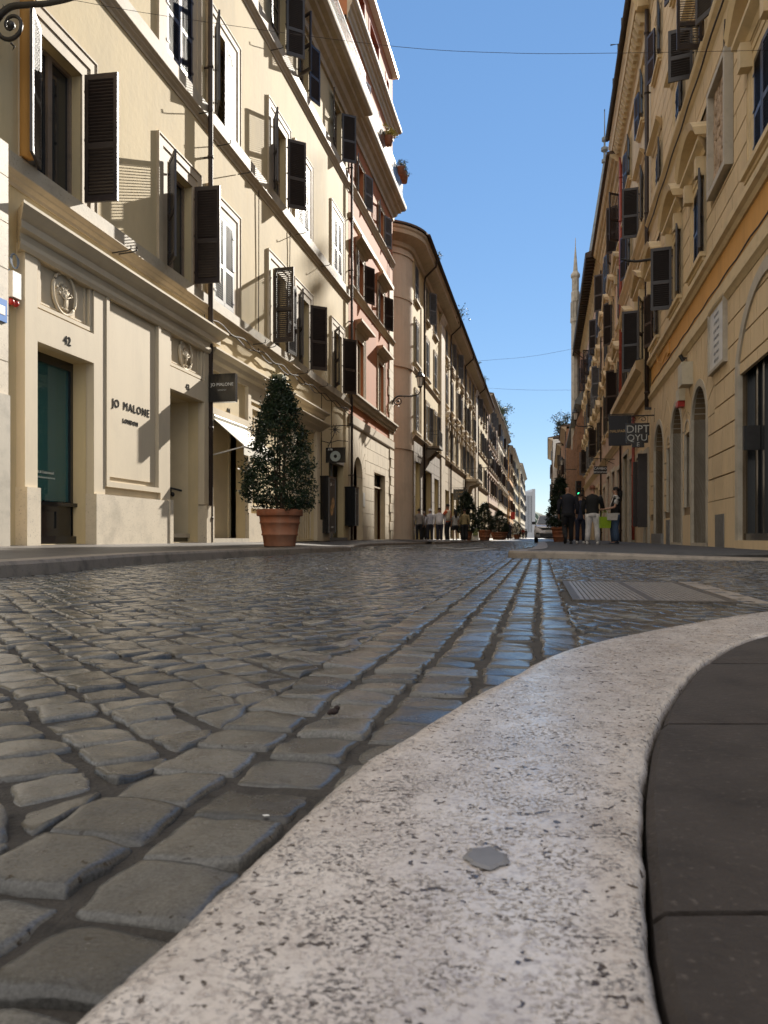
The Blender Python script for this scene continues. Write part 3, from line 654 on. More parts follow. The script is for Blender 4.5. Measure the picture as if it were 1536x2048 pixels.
STR = lambda e, z0, z1: [(-.012, z0), (e*.15, z0), (e*.22, z0+(z1-z0)*.25), (e*.55, z0+(z1-z0)*.50), (e*.62, z0+(z1-z0)*.62), (e*.95, z0+(z1-z0)*.86), (e, z1-.015), (e, z1), (-.012, z1)]
def railing(f, root, s0, s1, o, z0, z1, name='railing', step=.12, m='iron', ends=True, curl=False, o_in=0):
    b = f.mb(); b.box(s0, s1, o-.02, o+.02, z1-.03, z1); b.box(s0, s1, o-.012, o+.012, z0+.06, z0+.085)
    n = max(2, int((s1-s0)/step))
    for i in range(n+1):
        s = s0+(s1-s0)*i/n; b.box(s-.008, s+.008, o-.008, o+.008, z0, z1-.03)
    if ends:
        for s in (s0, s1):
            b.box(s-.012, s+.012, o_in, o-.02, z1-.03, z1); nn = max(1, int((o-o_in)/step))
            for i in range(nn): q = o_in+(o-o_in)*(i+.5)/nn; b.box(s-.008, s+.008, q-.008, q+.008, z0, z1-.03)
    return put(f, root, name, b, m)
def pipe(f, root, s, o, z0, z1, r=.05, m='pipe', name='drainpipe'):
    b = f.mb(); b.tube([(s, o, z0), (s, o, z1)], r, 10)
    z = z0+.5
    while z < z1: b.tube([(s, o, z), (s, o, z+.06)], r*1.25, 10); b.box(s-.015, s+.015, 0, o, z+.01, z+.05); z += 2.0
    return put(f, root, name, b, m, True)
# ---------------------------------------------------------------- left: the cream building
fa = F('L', 7.3, 1078, 9.6)
A = fa.root('cream_building', 'sunlit cream plaster building with brown shutters over the shop numbered 42', 'building')
CW = .575
c1, c2, c3, c4, c5, c6 = 10.73, 14.80, 17.08, 21.02, 23.33, 27.55
W1 = [c1, c2, c3, c4, c5, c6]
z1a, z1b, z2a, z2b, z3a, z3b = 5.42, 7.52, 9.68, 11.72, 14.17, 16.0
ops = [(c-CW, c+CW, z1a, z1b) for c in W1]+[(c-CW, c+CW, z2a, z2b) for c in W1]+[(c-CW, c+CW, z3a, z3b) for c in (c1, c2, c4, c5, c6)]
SH1, SH2, SH3 = (10.0, 11.45), (14.11, 15.70), (16.28, 18.42)
gops = [(SH1[0], SH1[1], -.1, 2.86), (SH2[0], SH2[1], -.1, 2.96), (SH3[0], SH3[1], -.06, 2.80), (22.3, 24.5, -.06, 3.3, 1.1), (26.35, 28.45, -.06, 3.2)]
wall(fa, 6.5, 29.22, -.12, 16.9, ops+gops, .24, m='cream', root=A)
body(fa, 6.5, 29.22, -.12, 16.9, -.001, 'cream', A)
b = fa.mb()
b.prism(STR(.15, 4.96, 5.14), 6.5, 29.2); b.prism(STR(.12, 9.10, 9.32), 6.5, 29.2); b.prism(STR(.12, 13.50, 13.74), 6.5, 29.2)
put(fa, A, 'string_course', b, 'trim')
b = fa.mb()
for za, zb, e in ((5.14, 5.415, .07), (9.32, 9.675, .06), (13.74, 14.165, .05)): b.box(6.5, 29.2, -.012, e, za, zb-.008)
put(fa, A, 'sill_band', b, 'sill')
# windows: near / far leaf angles read from the photo (0 closed, 90 square to the wall)
window(fa, A, c1, z1a, 1.15, 2.1, near=156, far=93, bars=0)
window(fa, A, c2, z1a, 1.15, 2.1, near=142, far=93, bars=0)
window(fa, A, c3, z1a, 1.15, 2.1, near=0, far=0)
window(fa, A, c4, z1a, 1.15, 2.1, near=92, far=172)
window(fa, A, c5, z1a, 1.15, 2.1, near=152, far=128, bars=0)
window(fa, A, c6, z1a, 1.15, 2.1, near=150, far=132, bars=0)
window(fa, A, c2, z2a, 1.15, 2.04, near=0, far=0)
window(fa, A, c3, z2a, 1.15, 2.04, near=150, far=2)
window(fa, A, c4, z2a, 1.15, 2.04, near=152, far=128)
window(fa, A, c5, z2a, 1.15, 2.04, near=0, far=0)
window(fa, A, c6, z2a, 1.15, 2.04, near=0, far=0)
window(fa, A, c1, z2a, 1.15, 2.04, near=0, far=0)
for c, a1, a2 in ((c2, 165, 160), (c4, 165, 128), (c5, 120, 160), (c6, 165, 125)): window(fa, A, c, z3a, 1.15, 1.83, sw=0, near=a1, far=a2)
# crowning cornice and the roof terrace above it
b = fa.mb(); b.prism(CORN(.82, 16.15, 17.0), 6.5, 29.25, False, True); put(fa, A, 'cornice', b, 'trim')
aops = [(s-.6, s+.6, 17.15, 19.3) for s in (22.2, 25.0, 27.6)]
wall(fa, 20.0, 29.0, 17.0, 20.4, aops, .15, o=-.35, m='paleR', root=A, name='attic_wall')
for s in (22.2, 25.0, 27.6): window(fa, A, s, 17.15, 1.2, 2.15, sw=0, o=-.35, sash='framew', near=165, far=165, sm='shutw')
railing(fa, A, 20.3, 29.2, .68, 17.0, 18.0, o_in=-.2)
pipe(fa, A, 15.98, .16, -.1, 16.2, .055); pipe(fa, A, 29.2, .14, -.1, 16.4, .05)
# wrought-iron shutter dogs and loops of wire along the string course
for s, z in ((12.4, 5.0), (12.2, 4.95), (15.6, 9.2), (18.9, 5.0), (16.6, 9.0), (19.7, 5.1), (22.6, 5.0), (25.2, 9.2), (20.3, 13.5), (22.4, 9.2), (24.9, 5.05), (17.9, 8.95), (15.2, 4.6)):
    b = fa.mb(); b.tube([(s, .02, z), (s, .30, z+.02), (s+.04, .36, z+.06), (s+.02, .36, z+.12)], .012, 6); put(fa, A, 'iron_hook', b, 'iron')
b = fa.mb()
for z, o, ph in ((4.88, .12, 0), (4.80, .10, 2)):
    b.tube([(16.2+i*.26, o, z+.05*math.sin(i*1.1+ph)) for i in range(51)], .014, 5)
for s, za, zb in ((19.3, 4.9, 9.2), (21.9, 8.0, 9.1), (26.6, 3.0, 4.9), (25.3, 1.5, 4.9)): b.tube([(s, .03, za), (s+.02, .03, (za+zb)/2), (s, .04, zb)], .012, 5)
put(fa, A, 'cable', b, 'pipe')
# ---- shop front of numbers 42 and 43: pale stone pilasters, sunk panels, medallions
b = fa.mb(); O = .14
def frame_rect(b, s0, s1, z0, z1, o, wd, pr):
    b.box(s0, s0+wd, o-.01, o+pr, z0, z1); b.box(s1-wd, s1, o-.01, o+pr, z0, z1); b.box(s0+wd, s1-wd, o-.01, o+pr, z0, z0+wd); b.box(s0+wd, s1-wd, o-.01, o+pr, z1-wd, z1)
b.box(9.72, SH1[0], -.01, O, .72, 4.2); b.box(SH1[1], 11.78, -.01, O, .72, 4.2)
b.box(SH1[0], SH1[1], -.01, O, 2.86, 3.34); b.box(SH1[0], SH1[1], -.01, .05, 3.34, 4.2)
b.box(11.78, 13.72, -.01, .08, .72, 4.2)
b.box(13.72, SH2[0], -.01, O, .72, 4.2); b.box(SH2[0], SH2[1], -.01, O, 2.96, 3.40); b.box(SH2[0], SH2[1], -.01, .05, 3.40, 4.2); b.box(SH2[1], 16.0, -.01, O, .72, 4.2)
frame_rect(b, SH1[0]+.03, SH1[1]-.03, 3.37, 4.17, .05, .06, .07); frame_rect(b, SH1[0]+.14, SH1[1]-.14, 3.46, 4.08, .05, .025, .03)
frame_rect(b, SH2[0]+.03, SH2[1]-.03, 3.43, 4.17, .05, .06, .07); frame_rect(b, SH2[0]+.14, SH2[1]-.14, 3.52, 4.08, .05, .025, .03)
frame_rect(b, 11.80, 13.70, .86, 4.17, .08, .09, .08); b.box(11.98, 13.52, .07, .105, 1.04, 3.99)
put(fa, A, 'shop_front', b, 'shop')
for q in ((9.70, SH1[0]+.005, .19, .72), (SH1[1]-.005, 13.98, .19, .72), (13.98, SH2[0]+.005, .21, .74), (SH2[1]-.005, 16.02, .2, .7), (16.12, SH3[0], .12, .70), (18.45, 22.25, .10, .62), (24.55, 26.3, .08, .6)):
    b = fa.mb(); b.box(q[0], q[1], -.01, q[2], -.12, q[3]); put(fa, A, 'plinth', b, 'trav')
b = fa.mb(); b.prism([(-.01,4.2),(.16,4.2),(.18,4.28),(.26,4.32),(.26,4.42),(.32,4.48),(.40,4.58),(.40,4.62),(-.01,4.68)], 9.74, 16.04, True, True)
b.prism([(-.01,4.06),(.17,4.06),(.2,4.12),(.2,4.18),(-.01,4.2)], 9.74, 16.0, True, True)
put(fa, A, 'shop_cornice', b, 'shop')
def medallion(sc_, zc, a_, h_):
    b = fa.mb(); N = 40
    for (ra, rb, o0, o1) in ((1, .86, .10, .10), ):
        b.tube([(sc_+a_*.93*math.cos(6.2832*i/N), .085, zc+h_*.93*math.sin(6.2832*i/N)) for i in range(N+1)], .028, 6, False)
    b.extr([(sc_+a_*.9*math.cos(6.2832*i/N), zc+h_*.9*math.sin(6.2832*i/N)) for i in range(N)], .05, .075)
    rd = random.Random(3)
    b.tube([(sc_-.01, .09, zc-h_*.62), (sc_+.01, .10, zc-h_*.25), (sc_, .10, zc)], [.022, .018, .012], 6)
    for i in range(46):
        t = rd.uniform(.2, 2.94); r = rd.uniform(.15, .78); x = sc_+a_*r*math.cos(t)*.95; z = zc-h_*.15+h_*r*math.sin(t)*.85
        b.ball((x, .085, z), rd.uniform(.012, .024), 6, 1.2, .8, rd.uniform(.7, 1.3))
    for i in range(7):
        t = .35+.4*i; b.tube([(sc_, .09, zc-h_*.25), (sc_+a_*.5*math.cos(t), .095, zc-h_*.2+h_*.5*math.sin(t))], [.012, .006], 5)
    for i in range(4): b.ball((sc_+(-1.5+i)*.045, .085, zc-h_*.66), .02, 6)
    put(fa, A, 'medallion', b, 'shop', True)
medallion((SH1[0]+SH1[1])/2, 3.77, .31, .345); medallion((SH2[0]+SH2[1])/2, 3.80, .31, .335)
fr_text('house_number', '42', .19, 'ink', A, fa, 10.72, .145, 3.04); fr_text('house_number', '43', .18, 'ink', A, fa, 14.88, .145, 3.12); fr_text('house_number', '44', .2, 'ink', A, fa, 17.35, .01, 3.03)
fr_text('lettering', 'JO', .20, 'ink', A, fa, 12.17, .108, 2.32, .006, spacing=1.15); fr_text('lettering', 'MALONE', .20, 'ink', A, fa, 12.88, .108, 2.32, .006, spacing=1.25); fr_text('lettering', 'LONDON', .11, 'ink', A, fa, 12.66, .108, 2.06, .005, spacing=1.15)
# display window 42: black frame, green-tinted glass, panelled black base
sw_ = link('shop_window', None, A, fa.l((SH1[0]+SH1[1])/2, 0, 0)); x0 = (SH1[0]+SH1[1])/2
b = MB(-1); hw = (SH1[1]-SH1[0])/2; b.box(-hw, -hw+.07, -.34, -.24, .5, 2.86); b.box(hw-.07, hw, -.34, -.24, .5, 2.86); b.box(-hw+.07, hw-.07, -.34, -.24, 2.72, 2.86)
sw_.data = None; fo = link('frame', b.mesh('frame', 'black'), sw_)
b = MB(-1); b.box(-hw+.07, hw-.07, -.30, -.285, .58, 2.72); link('pane', b.mesh('pane', 'clear'), sw_)
b = MB(-1); b.box(-hw, hw, -.36, -.26, .02, .5); b.box(-hw, hw, -.36, -.16, .5, .56); frame_rect(b, -.2, .3, .12, .44, -.26, .025, .02); b.box(-hw+.0, hw, -.36, -.18, -.1, .02)
link('base_panel', b.mesh('base_panel', 'black'), sw_)
b = MB(-1); b.box(-hw, hw, -.66, -.6, -.1, 2.86); b.box(-hw, -hw+.02, -.6, -.36, -.1, 2.86); b.box(hw-.02, hw, -.6, -.36, -.1, 2.86); b.box(-hw+.02, hw-.02, -.6, -.36, 2.8, 2.86); b.box(-hw+.02, hw-.02, -.6, -.36, .45, .5)
link('interior', b.mesh('interior', plain('teal display interior', (.30, .62, .57))), sw_)
b = MB(-1); b.box(.16, .28, -.56, -.46, .5, 2.3); b.box(-.5, -.15, -.55, -.4, .5, 1.15); b.box(-.62, -.4, -.57, -.44, .5, 1.6)
link('display_stand', b.mesh('display_stand', plain('dark green stand', (.02, .05, .05))), sw_)
rd = random.Random(8); b = MB(-1)
for i in range(34): b.ball((rd.uniform(-.6, -.1), rd.uniform(-.55, -.40), rd.uniform(1.2, 2.0)), rd.uniform(.008, .02), 6, 1, 1, 1)
link('ornament', b.mesh('ornament', plain('pale blossom', (.6, .5, .35))), sw_)
fr_text('lettering', 'Neroli & Cedarwood', .062, 'white', A, fa, 10.72, -.278, 1.02, .001); fr_text('lettering', 'Immergiti nella freschezza di una foresta', .042, 'white', A, fa, 10.68, -.278, .94, .001)
fr_text('lettering', 'GIFT WRAP   SERVICES', .03, 'white', A, fa, 10.4, -.278, .74, .001)
# entrance 43: deep cream porch with black steps and a rail
pr = link('porch', None, A, fa.l((SH2[0]+SH2[1])/2, 0, 0)); hw = (SH2[1]-SH2[0])/2
b = MB(-1); b.box(-hw-.05, hw+.05, -2.2, -2.1, -.1, 3.0); b.box(-hw-.05, -hw, -2.1, -.24, -.1, 3.0); b.box(hw, hw+.05, -2.1, -.24, -.1, 3.0); b.box(-hw, hw, -2.1, -.24, 2.96, 3.02); b.box(-hw, hw, -2.1, -.1, -.14, -.09)
link('side_wall', b.mesh('side_wall', 'door'), pr)
b = MB(-1); b.box(-hw, hw, -.9, -.25, -.09, .08); b.box(-hw, hw, -1.5, -.9, -.09, .26); b.box(-hw, hw, -2.1, -1.5, -.09, .44); link('step', b.mesh('step', 'black'), pr)
b = MB(-1); b.box(-hw, hw, -.27, -.2, .0, .085); link('nosing', b.mesh('nosing', 'travd'), pr)
b = MB(-1); b.tube([(hw-.09, -.35, 1.02), (hw-.09, -1.9, 1.42)], .022, 8)
for y, z in ((-.6, 1.08), (-1.6, 1.34)): b.tube([(hw-.09, y, z), (hw-.09, y, z-.08), (hw, y, z-.12)], .014, 6); b.ball((hw-.02, y, z-.13), .05, 8)
link('handrail', b.mesh('handrail', 'iron', True), pr)
# number 44 and the following bays: long hood, awning, blind panels, iron fanlight, bakery window
b = fa.mb(); b.prism([(-.012,3.82),(.05,3.82),(.08,3.95),(.17,4.0),(.20,4.10),(.32,4.18),(.32,4.22),(-.012,4.28)], 16.25, 25.1, True, True); put(fa, A, 'shop_hood', b, 'shop')
b = fa.mb(); b.box(16.05, 16.28, -.01, .09, .70, 4.3); b.box(18.42, 18.62, -.01, .09, .62, 3.82); b.box(16.28, 18.42, -.01, .09, 2.8, 2.95); b.box(18.62, 22.0, -.01, .06, 3.5, 3.82); frame_rect(b, 18.7, 21.9, .75, 3.4, 0, .08, .06); frame_rect(b, 18.95, 21.65, 1.0, 3.15, 0, .04, .04)
b.box(22.0, 22.3, -.01, .12, -.1, 3.5); b.box(24.5, 24.8, -.01, .12, -.1, 3.5); b.prism(STR(.4, 3.45, 3.8), 21.95, 24.85, True, True)
put(fa, A, 'door_surround', b, 'shop')
b = fa.mb(); b.box(16.28, 18.42, -.5, -.42, -.06, 2.8); b.box(16.28, 16.4, -.42, -.38, -.06, 2.7); b.box(18.3, 18.42, -.42, -.38, -.06, 2.7); b.box(17.33, 17.36, -.42, -.40, -.06, 2.7)
put(fa, A, 'door', b, 'door')
b = fa.mb(); b.box(17.365, 17.385, -.42, -.415, -.06, 2.7); b.box(16.26, 18.44, -.24, .1, -.12, -.02); put(fa, A, 'threshold', b, 'travd')
b = fa.mb(); b.box(22.3, 24.5, -.3, -.24, -.06, 3.3); put(fa, A, 'gate_back', b, 'door')
b = fa.mb(); cx, cz = 23.4, 2.2
for i in range(9):
    t = math.pi*i/8; b.tube([(cx, -.1, cz), (cx+1.0*math.cos(t), -.1, cz+1.0*math.sin(t))], .014, 6)
for q in (-1, 1):
    sp = [(cx+q*(.55+.22*(1-i/26)*math.cos(i*.5)), -.08, cz+.45+.22*(1-i/26)*math.sin(i*.5)) for i in range(26)]; b.tube(sp, .016, 6)
    b.tube([(cx+q*.95, -.08, -.05), (cx+q*.95, -.08, 2.2), (cx+q*.6, -.08, 2.9)], .02, 6)
b.tube([(p[0], -.1, p[1]) for p in arc_pts(cx, 1.02, cz)], .025, 6); b.box(22.35, 24.45, -.13, -.07, 2.15, 2.22)
for i in range(9): b.box(22.45+i*.24, 22.47+i*.24, -.11, -.09, -.05, 2.15)
put(fa, A, 'iron_gate', b, 'trav')
b = fa.mb(); b.box(26.35, 28.45, -.2, .03, 2.72, 3.2); put(fa, A, 'shop_sign', b, 'marble')
fr_text('lettering', 'Bakery', .30, 'iron', A, fa, 27.4, .036, 2.96)
b = fa.mb(); b.box(26.35, 27.4, -.22, -.18, .55, 2.72); put(fa, A, 'shop_pane', b, 'glassg')
b = fa.mb(); b.box(26.35, 26.42, -.23, -.15, -.06, 2.72); b.box(27.36, 27.44, -.23, -.15, .0, 2.72); b.box(26.42, 27.36, -.23, -.14, .48, .56); b.box(26.42, 27.36, -.22, -.18, -.06, .48); b.box(26.2, 28.6, -.2, .12, -.12, .0); put(fa, A, 'shop_frame', b, 'metalg')
b = fa.mb(); b.box(27.44, 28.45, -.6, -.5, -.06, 2.72); put(fa, A, 'doorway', b, 'dark')
b = fa.mb(); b.tube([(9.82, .1, 5.45), (9.82, .1, 16.2)], .10, 10); put(fa, A, 'gas_pipe', b, 'ochre', True)
# stone pier of the neighbour at the left edge
fz = F('L', 7.3, 1078, 8.2)
Zb = fz.root('corner_house', 'pale stone corner pier of the next house at the left edge', 'building')
b = fz.mb(); z = -.12
while z < 5.3:
    h = .62 if z < 4.6 else 5.3-z; b.box(6.3, 9.16, -.3, .30, z+.006, z+h-.006); z += h
b.box(6.3, 9.15, -.3, .285, -.12, 5.28); put(fz, Zb, 'wall', b, 'trav')
b = fz.mb(); b.box(6.3, 9.12, -.3, .36, -.12, 1.9); put(fz, Zb, 'plinth', b, 'travd')
# ---------------------------------------------------------------- rusticated skins
def blocks(f, root, s0, s1, z0, z1, ch, bl, ops, arches, m, gap=.022, o0=-.02, o1=.03, name='stonework', seed=1, voussoir=.62):
    """coursed blocks standing proud of the wall; openings cut out, wedge stones round the arches (cx, r, spring)"""
    b = f.mb(); rd = random.Random(seed); n = round((z1-z0)/ch); ch = (z1-z0)/n
    keep = [(q[0]-q[4] if len(q) > 4 else q[0], q[1]+q[4] if len(q) > 4 else q[1], q[2], q[3]) for q in ops]
    keep += [(cx-r-voussoir*.75, cx+r+voussoir*.75, sp, sp+r+voussoir) for cx, r, sp in arches]
    for i in range(n):
        a, c = z0+i*ch, z0+(i+1)*ch; s = s0-(bl/2 if i % 2 else 0)
        zc = [a, c]+[v for q in keep for v in q[2:4] if a+.02 < v < c-.02]; zc.sort()
        while s < s1:
            e = s+bl*rd.uniform(.92, 1.08); ia, ie = max(s, s0), min(e, s1)
            for za, zb in zip(zc, zc[1:]):
                segs = [(ia, ie)]
                for q in keep:
                    if q[2] < (za+zb)/2 < q[3]:
                        segs = [t for x, y in segs for t in ((x, min(y, q[0])), (max(x, q[1]), y)) if t[1]-t[0] > .03]
                for x, y in segs: b.box(x+gap/2, y-gap/2, o0, o1, za+(gap/2 if za == a else 0), zb-(gap/2 if zb == c else 0))
            s = e
    for cx, r, sp in arches:
        hw, hh = r+voussoir*.75, r+voussoir; N = 9
        def hit(t): c_, s_ = math.cos(t), math.sin(t); k = min(hw/abs(c_) if abs(c_) > 1e-6 else 9e9, hh/s_ if s_ > 1e-6 else 9e9); return cx+c_*k, sp+s_*k
        for i in range(N):
            t0, t1 = math.pi*i/N+.012, math.pi*(i+1)/N-.012
            P = [(cx+r*math.cos(t0), sp+r*math.sin(t0)), hit(t0)]
            for ct in (math.atan2(hh, hw), math.pi-math.atan2(hh, hw)):
                if t0 < ct < t1: P.append(hit(ct))
            P += [hit(t1), (cx+r*math.cos(t1), sp+r*math.sin(t1)), (cx+r*math.cos((t0+t1)/2), sp+r*math.sin((t0+t1)/2))]
            b.extr(P, o0, o1)
    return put(f, root, name, b, m)
# ---------------------------------------------------------------- left: the orange building
fb = F('L', 7.3, 1078, 29.25)
B = fb.root('orange_building', 'tall salmon orange building with two attic storeys and grey cornices', 'building')
q1, q2 = 31.25, 35.55
bo = [(q-.6, q+.6, 5.72, 8.2) for q in (q1, q2)]+[(q-.6, q+.6, 9.95, 11.6) for q in (q1, q2)]+[(q-.6, q+.6, 13.95, 15.5) for q in (q1, q2)]+[(q-.6, q+.6, 17.25, 19.5) for q in (q1, q2)]
bo += [(29.95, 31.55, -.1, 3.3, .8), (33.8, 36.5, -.1, 3.05)]
wall(fb, 29.25, 38.45, 4.42, 20.3, [q for q in bo if q[2] > 4], .22, m='orange', root=B); wall(fb, 29.25, 38.45, -.12, 4.42, [q for q in bo if q[2] < 4], .22, m='shop', root=B, name='ground_floor'); body(fb, 29.25, 38.45, -.12, 20.3, -.001, 'orange', B)
b = fb.mb(); b.box(29.3, 38.45, -.012, .012, 4.45, 4.62) if False else None
blocks(fb, B, 29.35, 37.4, -.1, 4.42, .56, 1.1, [(29.95, 31.55, -.2, 2.5), (33.8, 36.5, -.2, 3.05)], [(30.75, .8, 2.5)], 'shop', gap=.02, seed=4)
b = fb.mb(); b.prism([(-.01,4.42),(.06,4.42),(.09,4.5),(.09,4.84),(-.01,4.86)], 29.3, 38.5); b.prism([(-.01,5.30),(.1,5.30),(.1,5.42),(.18,5.46),(.2,5.6),(.26,5.64),(.26,5.72),(-.01,5.74)], 29.35, 38.5, True, True)
b.prism(STR(.16, 9.62, 9.92), 29.35, 38.5); b.prism([(-.01,12.55),(.08,12.6),(.08,12.74),(-.01,12.76)], 29.3, 38.5); b.prism(STR(.16, 13.6, 13.92), 29.35, 38.5)
put(fb, B, 'string_course', b, 'trim')
b = fb.mb(); z = 4.9; i = 0
while z < 12.5:
    b.box(37.45-(.22 if i % 2 else 0), 38.47, -.01, .05, z+.006, z+.42); z += .43; i += 1
put(fb, B, 'quoin', b, 'shop'); b = fb.mb(); z = -.1
while z < 4.3: b.box(37.45-(.0 if i % 2 else -.25), 38.49, -.01, .075, z+.01, z+.43); z += .45; i += 1
put(fb, B, 'quoin', b, 'shop')
for q in (q1, q2):
    window(fb, B, q, 5.72, 1.2, 2.42, sw=.26, m='trim', hood='deep', sash='door', depth=.15, bars=1)
    window(fb, B, q, 9.95, 1.2, 1.6, sw=.22, m='trim', hood='deep', near=168, far=150)
    window(fb, B, q, 13.95, 1.2, 1.5, sw=.1, near=166, far=158, sm='shutg', proj=.03)
    window(fb, B, q, 17.25, 1.2, 2.2, sw=.0, near=168, far=165, sm='shutw', sash='framew')
b = fb.mb(); b.prism(CORN(.62, 16.1, 17.0), 29.3, 38.5, False, True); b.prism(CORN(.42, 20.15, 20.85), 29.0, 38.5, True, True); put(fb, B, 'cornice', b, 'trim')
railing(fb, B, 29.6, 38.4, .52, 17.0, 18.05)
a2 = [(30.2, 32.2, 20.95, 22.9), (32.9, 35.2, 20.95, 22.9), (36.6, 37.6, 21.3, 22.6)]
wall(fb, 29.0, 38.45, 20.3, 23.4, a2, .35, o=0, m='orange', root=B, name='attic_wall')
body(fb, 29.0, 38.45, 20.3, 23.4, -.001, 'orange', B, name='attic_side_wall')
for s0, s1, z0, z1 in a2:
    wn = link('window', None, B, fb.l((s0+s1)/2, 0, z0)); hw = (s1-s0)/2; h = z1-z0
    bb = MB(-1); bb.box(-hw, -hw+.18, -.34, .02, 0, h); bb.box(hw-.18, hw, -.34, .02, 0, h); bb.box(-hw+.18, hw-.18, -.34, .02, h-.15, h); bb.box(-hw-.1, hw+.1, -.34, .10, -.16, 0); link('frame', bb.mesh('frame', 'redpl'), wn)
    bb = MB(-1); bb.box(-hw+.18, hw-.18, -.33, -.31, 0, h-.15); link('pane', bb.mesh('pane', 'glass'), wn)
    bb = MB(-1); bb.box(-hw+.2, -hw+.18+hw*.8, -.25, -.22, .0, h-.25); link('blind', bb.mesh('blind', 'shutw'), wn)
b = fb.mb(); b.box(29.0, 38.7, -.4, .28, 23.4, 23.62); put(fb, B, 'roof_edge', b, 'shutw')
b = fb.mb(); b.box(33.75, 33.9, -.22, .03, -.1, 3.05); b.box(36.4, 36.52, -.22, .03, -.1, 3.05); b.box(33.9, 36.4, -.22, .03, 2.95, 3.05); b.box(33.9, 36.4, -.22, -.1, 2.3, 2.36); put(fb, B, 'door_frame', b, 'trim')
b = fb.mb(); b.box(33.9, 36.4, -.4, -.35, -.1, 2.3); put(fb, B, 'door', b, 'door')
b = fb.mb(); b.box(33.9, 36.4, -.4, -.3, 2.36, 2.95); put(fb, B, 'fanlight', b, 'glass')
b = fb.mb(); b.box(29.95, 31.55, -.5, -.4, -.1, 3.3); put(fb, B, 'porch', b, 'door')
b = fb.mb(); b.box(31.62, 31.95, .03, .05, 1.3, 1.9); put(fb, B, 'notice', b, 'white')
b = fb.mb(); b.tube([(29.6+.35*i, .03+.01*(i%2), 11.4-.0*i) for i in range(3)], .012, 5); b.tube([(37.3+.05*math.sin(i*2), .05, 5+i*.55) for i in range(18)], .012, 5); put(fb, B, 'cable', b, 'pipe')
# ---------------------------------------------------------------- left: the long palazzo with the rounded corner
fc = F('L', 7.3, 1088, 41.0)
Cc = fc.root('palazzo', 'long yellow palazzo with a rounded pink corner and grey shutters', 'building')
lc = [44.5, 48.7, 52.4]; mc = [58.6, 62.2, 65.9, 69.6, 73.5, 77.4, 81.0]; rc = [87.6, 91.8, 96, 100]
cops = []
for q in lc+mc+rc: cops += [(q-.6, q+.6, 6.15, 8.4), (q-.6, q+.6, 10.1, 12.5), (q-.6, q+.6, 13.75, 15.9)]
gr_ = [(43.6, 45.6, -.2, 4.4), (47.4, 50.2, -.2, 4.2), (51.4, 53.6, -.2, 4.0), (57.6, 59.8, -.2, 3.6), (61, 63.4, -.2, 3.6), (73.2, 77.8, -.2, 4.6, 2.3), (64.8, 67.2, -.2, 3.6), (68.6, 71.2, -.2, 3.6), (79.8, 82.2, -.2, 3.6), (86.5, 89, -.2, 3.6), (91, 94, -.2, 3.6), (96, 99, -.2, 3.6)]
wall(fc, 43, 102, -.25, 16.6, cops+gr_, .3, m='yellow', root=Cc); body(fc, 43, 102, -.25, 16.6, -2.0, 'yellow', Cc, 12)
b = fc.mb()                                                       # rounded corner and the flank into the lane
N = 14; P = [(43-2.2*math.sin(math.pi/2*i/N), -2.2+2.2*math.cos(math.pi/2*i/N)) for i in range(N+1)]+[(40.8, -14)]
for (x1, y1), (x2, y2) in zip(P, P[1:]): b.face([(x1,y1,-.25), (x2,y2,-.25), (x2,y2,16.6), (x1,y1,16.6)])
for z0, z1, e in ((4.9, 5.2, .06), (9.4, 9.65, .10), (13.2, 13.35, .05), (15.6, 15.75, .08)):
    for (x1, y1), (x2, y2) in zip(P, P[1:]):
        n1 = Vector((x1-43, y1+2.2)).normalized() if y1 > -2.3 else Vector((-1, 0)); n2 = Vector((x2-43, y2+2.2)).normalized() if y2 > -2.3 else Vector((-1, 0))
        b.hexa([(x1,y1,z0), (x2,y2,z0), (x2+n2.x*e,y2+n2.y*e,z0), (x1+n1.x*e,y1+n1.y*e,z0), (x1,y1,z1), (x2,y2,z1), (x2+n2.x*e,y2+n2.y*e,z1), (x1+n1.x*e,y1+n1.y*e,z1)])
put(fc, Cc, 'rounded_corner', b, 'pink')
b = fc.mb(); pr_ = [(0,15.95),(.14,16.0),(.2,16.2),(.5,16.3),(.8,16.42),(.82,16.62),(.9,16.7),(.9,16.82),(0,16.86)]
b.prism([(p[0]-.01, p[1]) for p in pr_], 43, 102)
for (x1, y1), (x2, y2) in zip(P, P[1:]):
    n1 = Vector((x1-43, y1+2.2)).normalized() if y1 > -2.3 else Vector((-1, 0)); n2 = Vector((x2-43, y2+2.2)).normalized() if y2 > -2.3 else Vector((-1, 0))
    for (o1, z1), (o2, z2) in zip(pr_, pr_[1:]): b.face([(x1+n1.x*o1, y1+n1.y*o1, z1), (x2+n2.x*o1, y2+n2.y*o1, z1), (x2+n2.x*o2, y2+n2.y*o2, z2), (x1+n1.x*o2, y1+n1.y*o2, z2)])
put(fc, Cc, 'cornice', b, 'trim')
b = fc.mb(); b.prism([(1.0,16.82),(1.0,16.92),(-5,18.6),(-5,16.9)], 42.9, 102)
for (x1, y1), (x2, y2) in zip(P, P[1:]):
    n1 = Vector((x1-43, y1+2.2)).normalized() if y1 > -2.3 else Vector((-1, 0)); n2 = Vector((x2-43, y2+2.2)).normalized() if y2 > -2.3 else Vector((-1, 0))
    b.face([(x1+n1.x, y1+n1.y, 16.86), (x2+n2.x, y2+n2.y, 16.86), (43, -5, 18.6)]); b.face([(x1+n1.x, y1+n1.y, 16.84), (x2+n2.x, y2+n2.y, 16.84), (x2+n2.x, y2+n2.y, 16.95), (x1+n1.x, y1+n1.y, 16.95)])
put(fc, Cc, 'roof', b, 'roof')
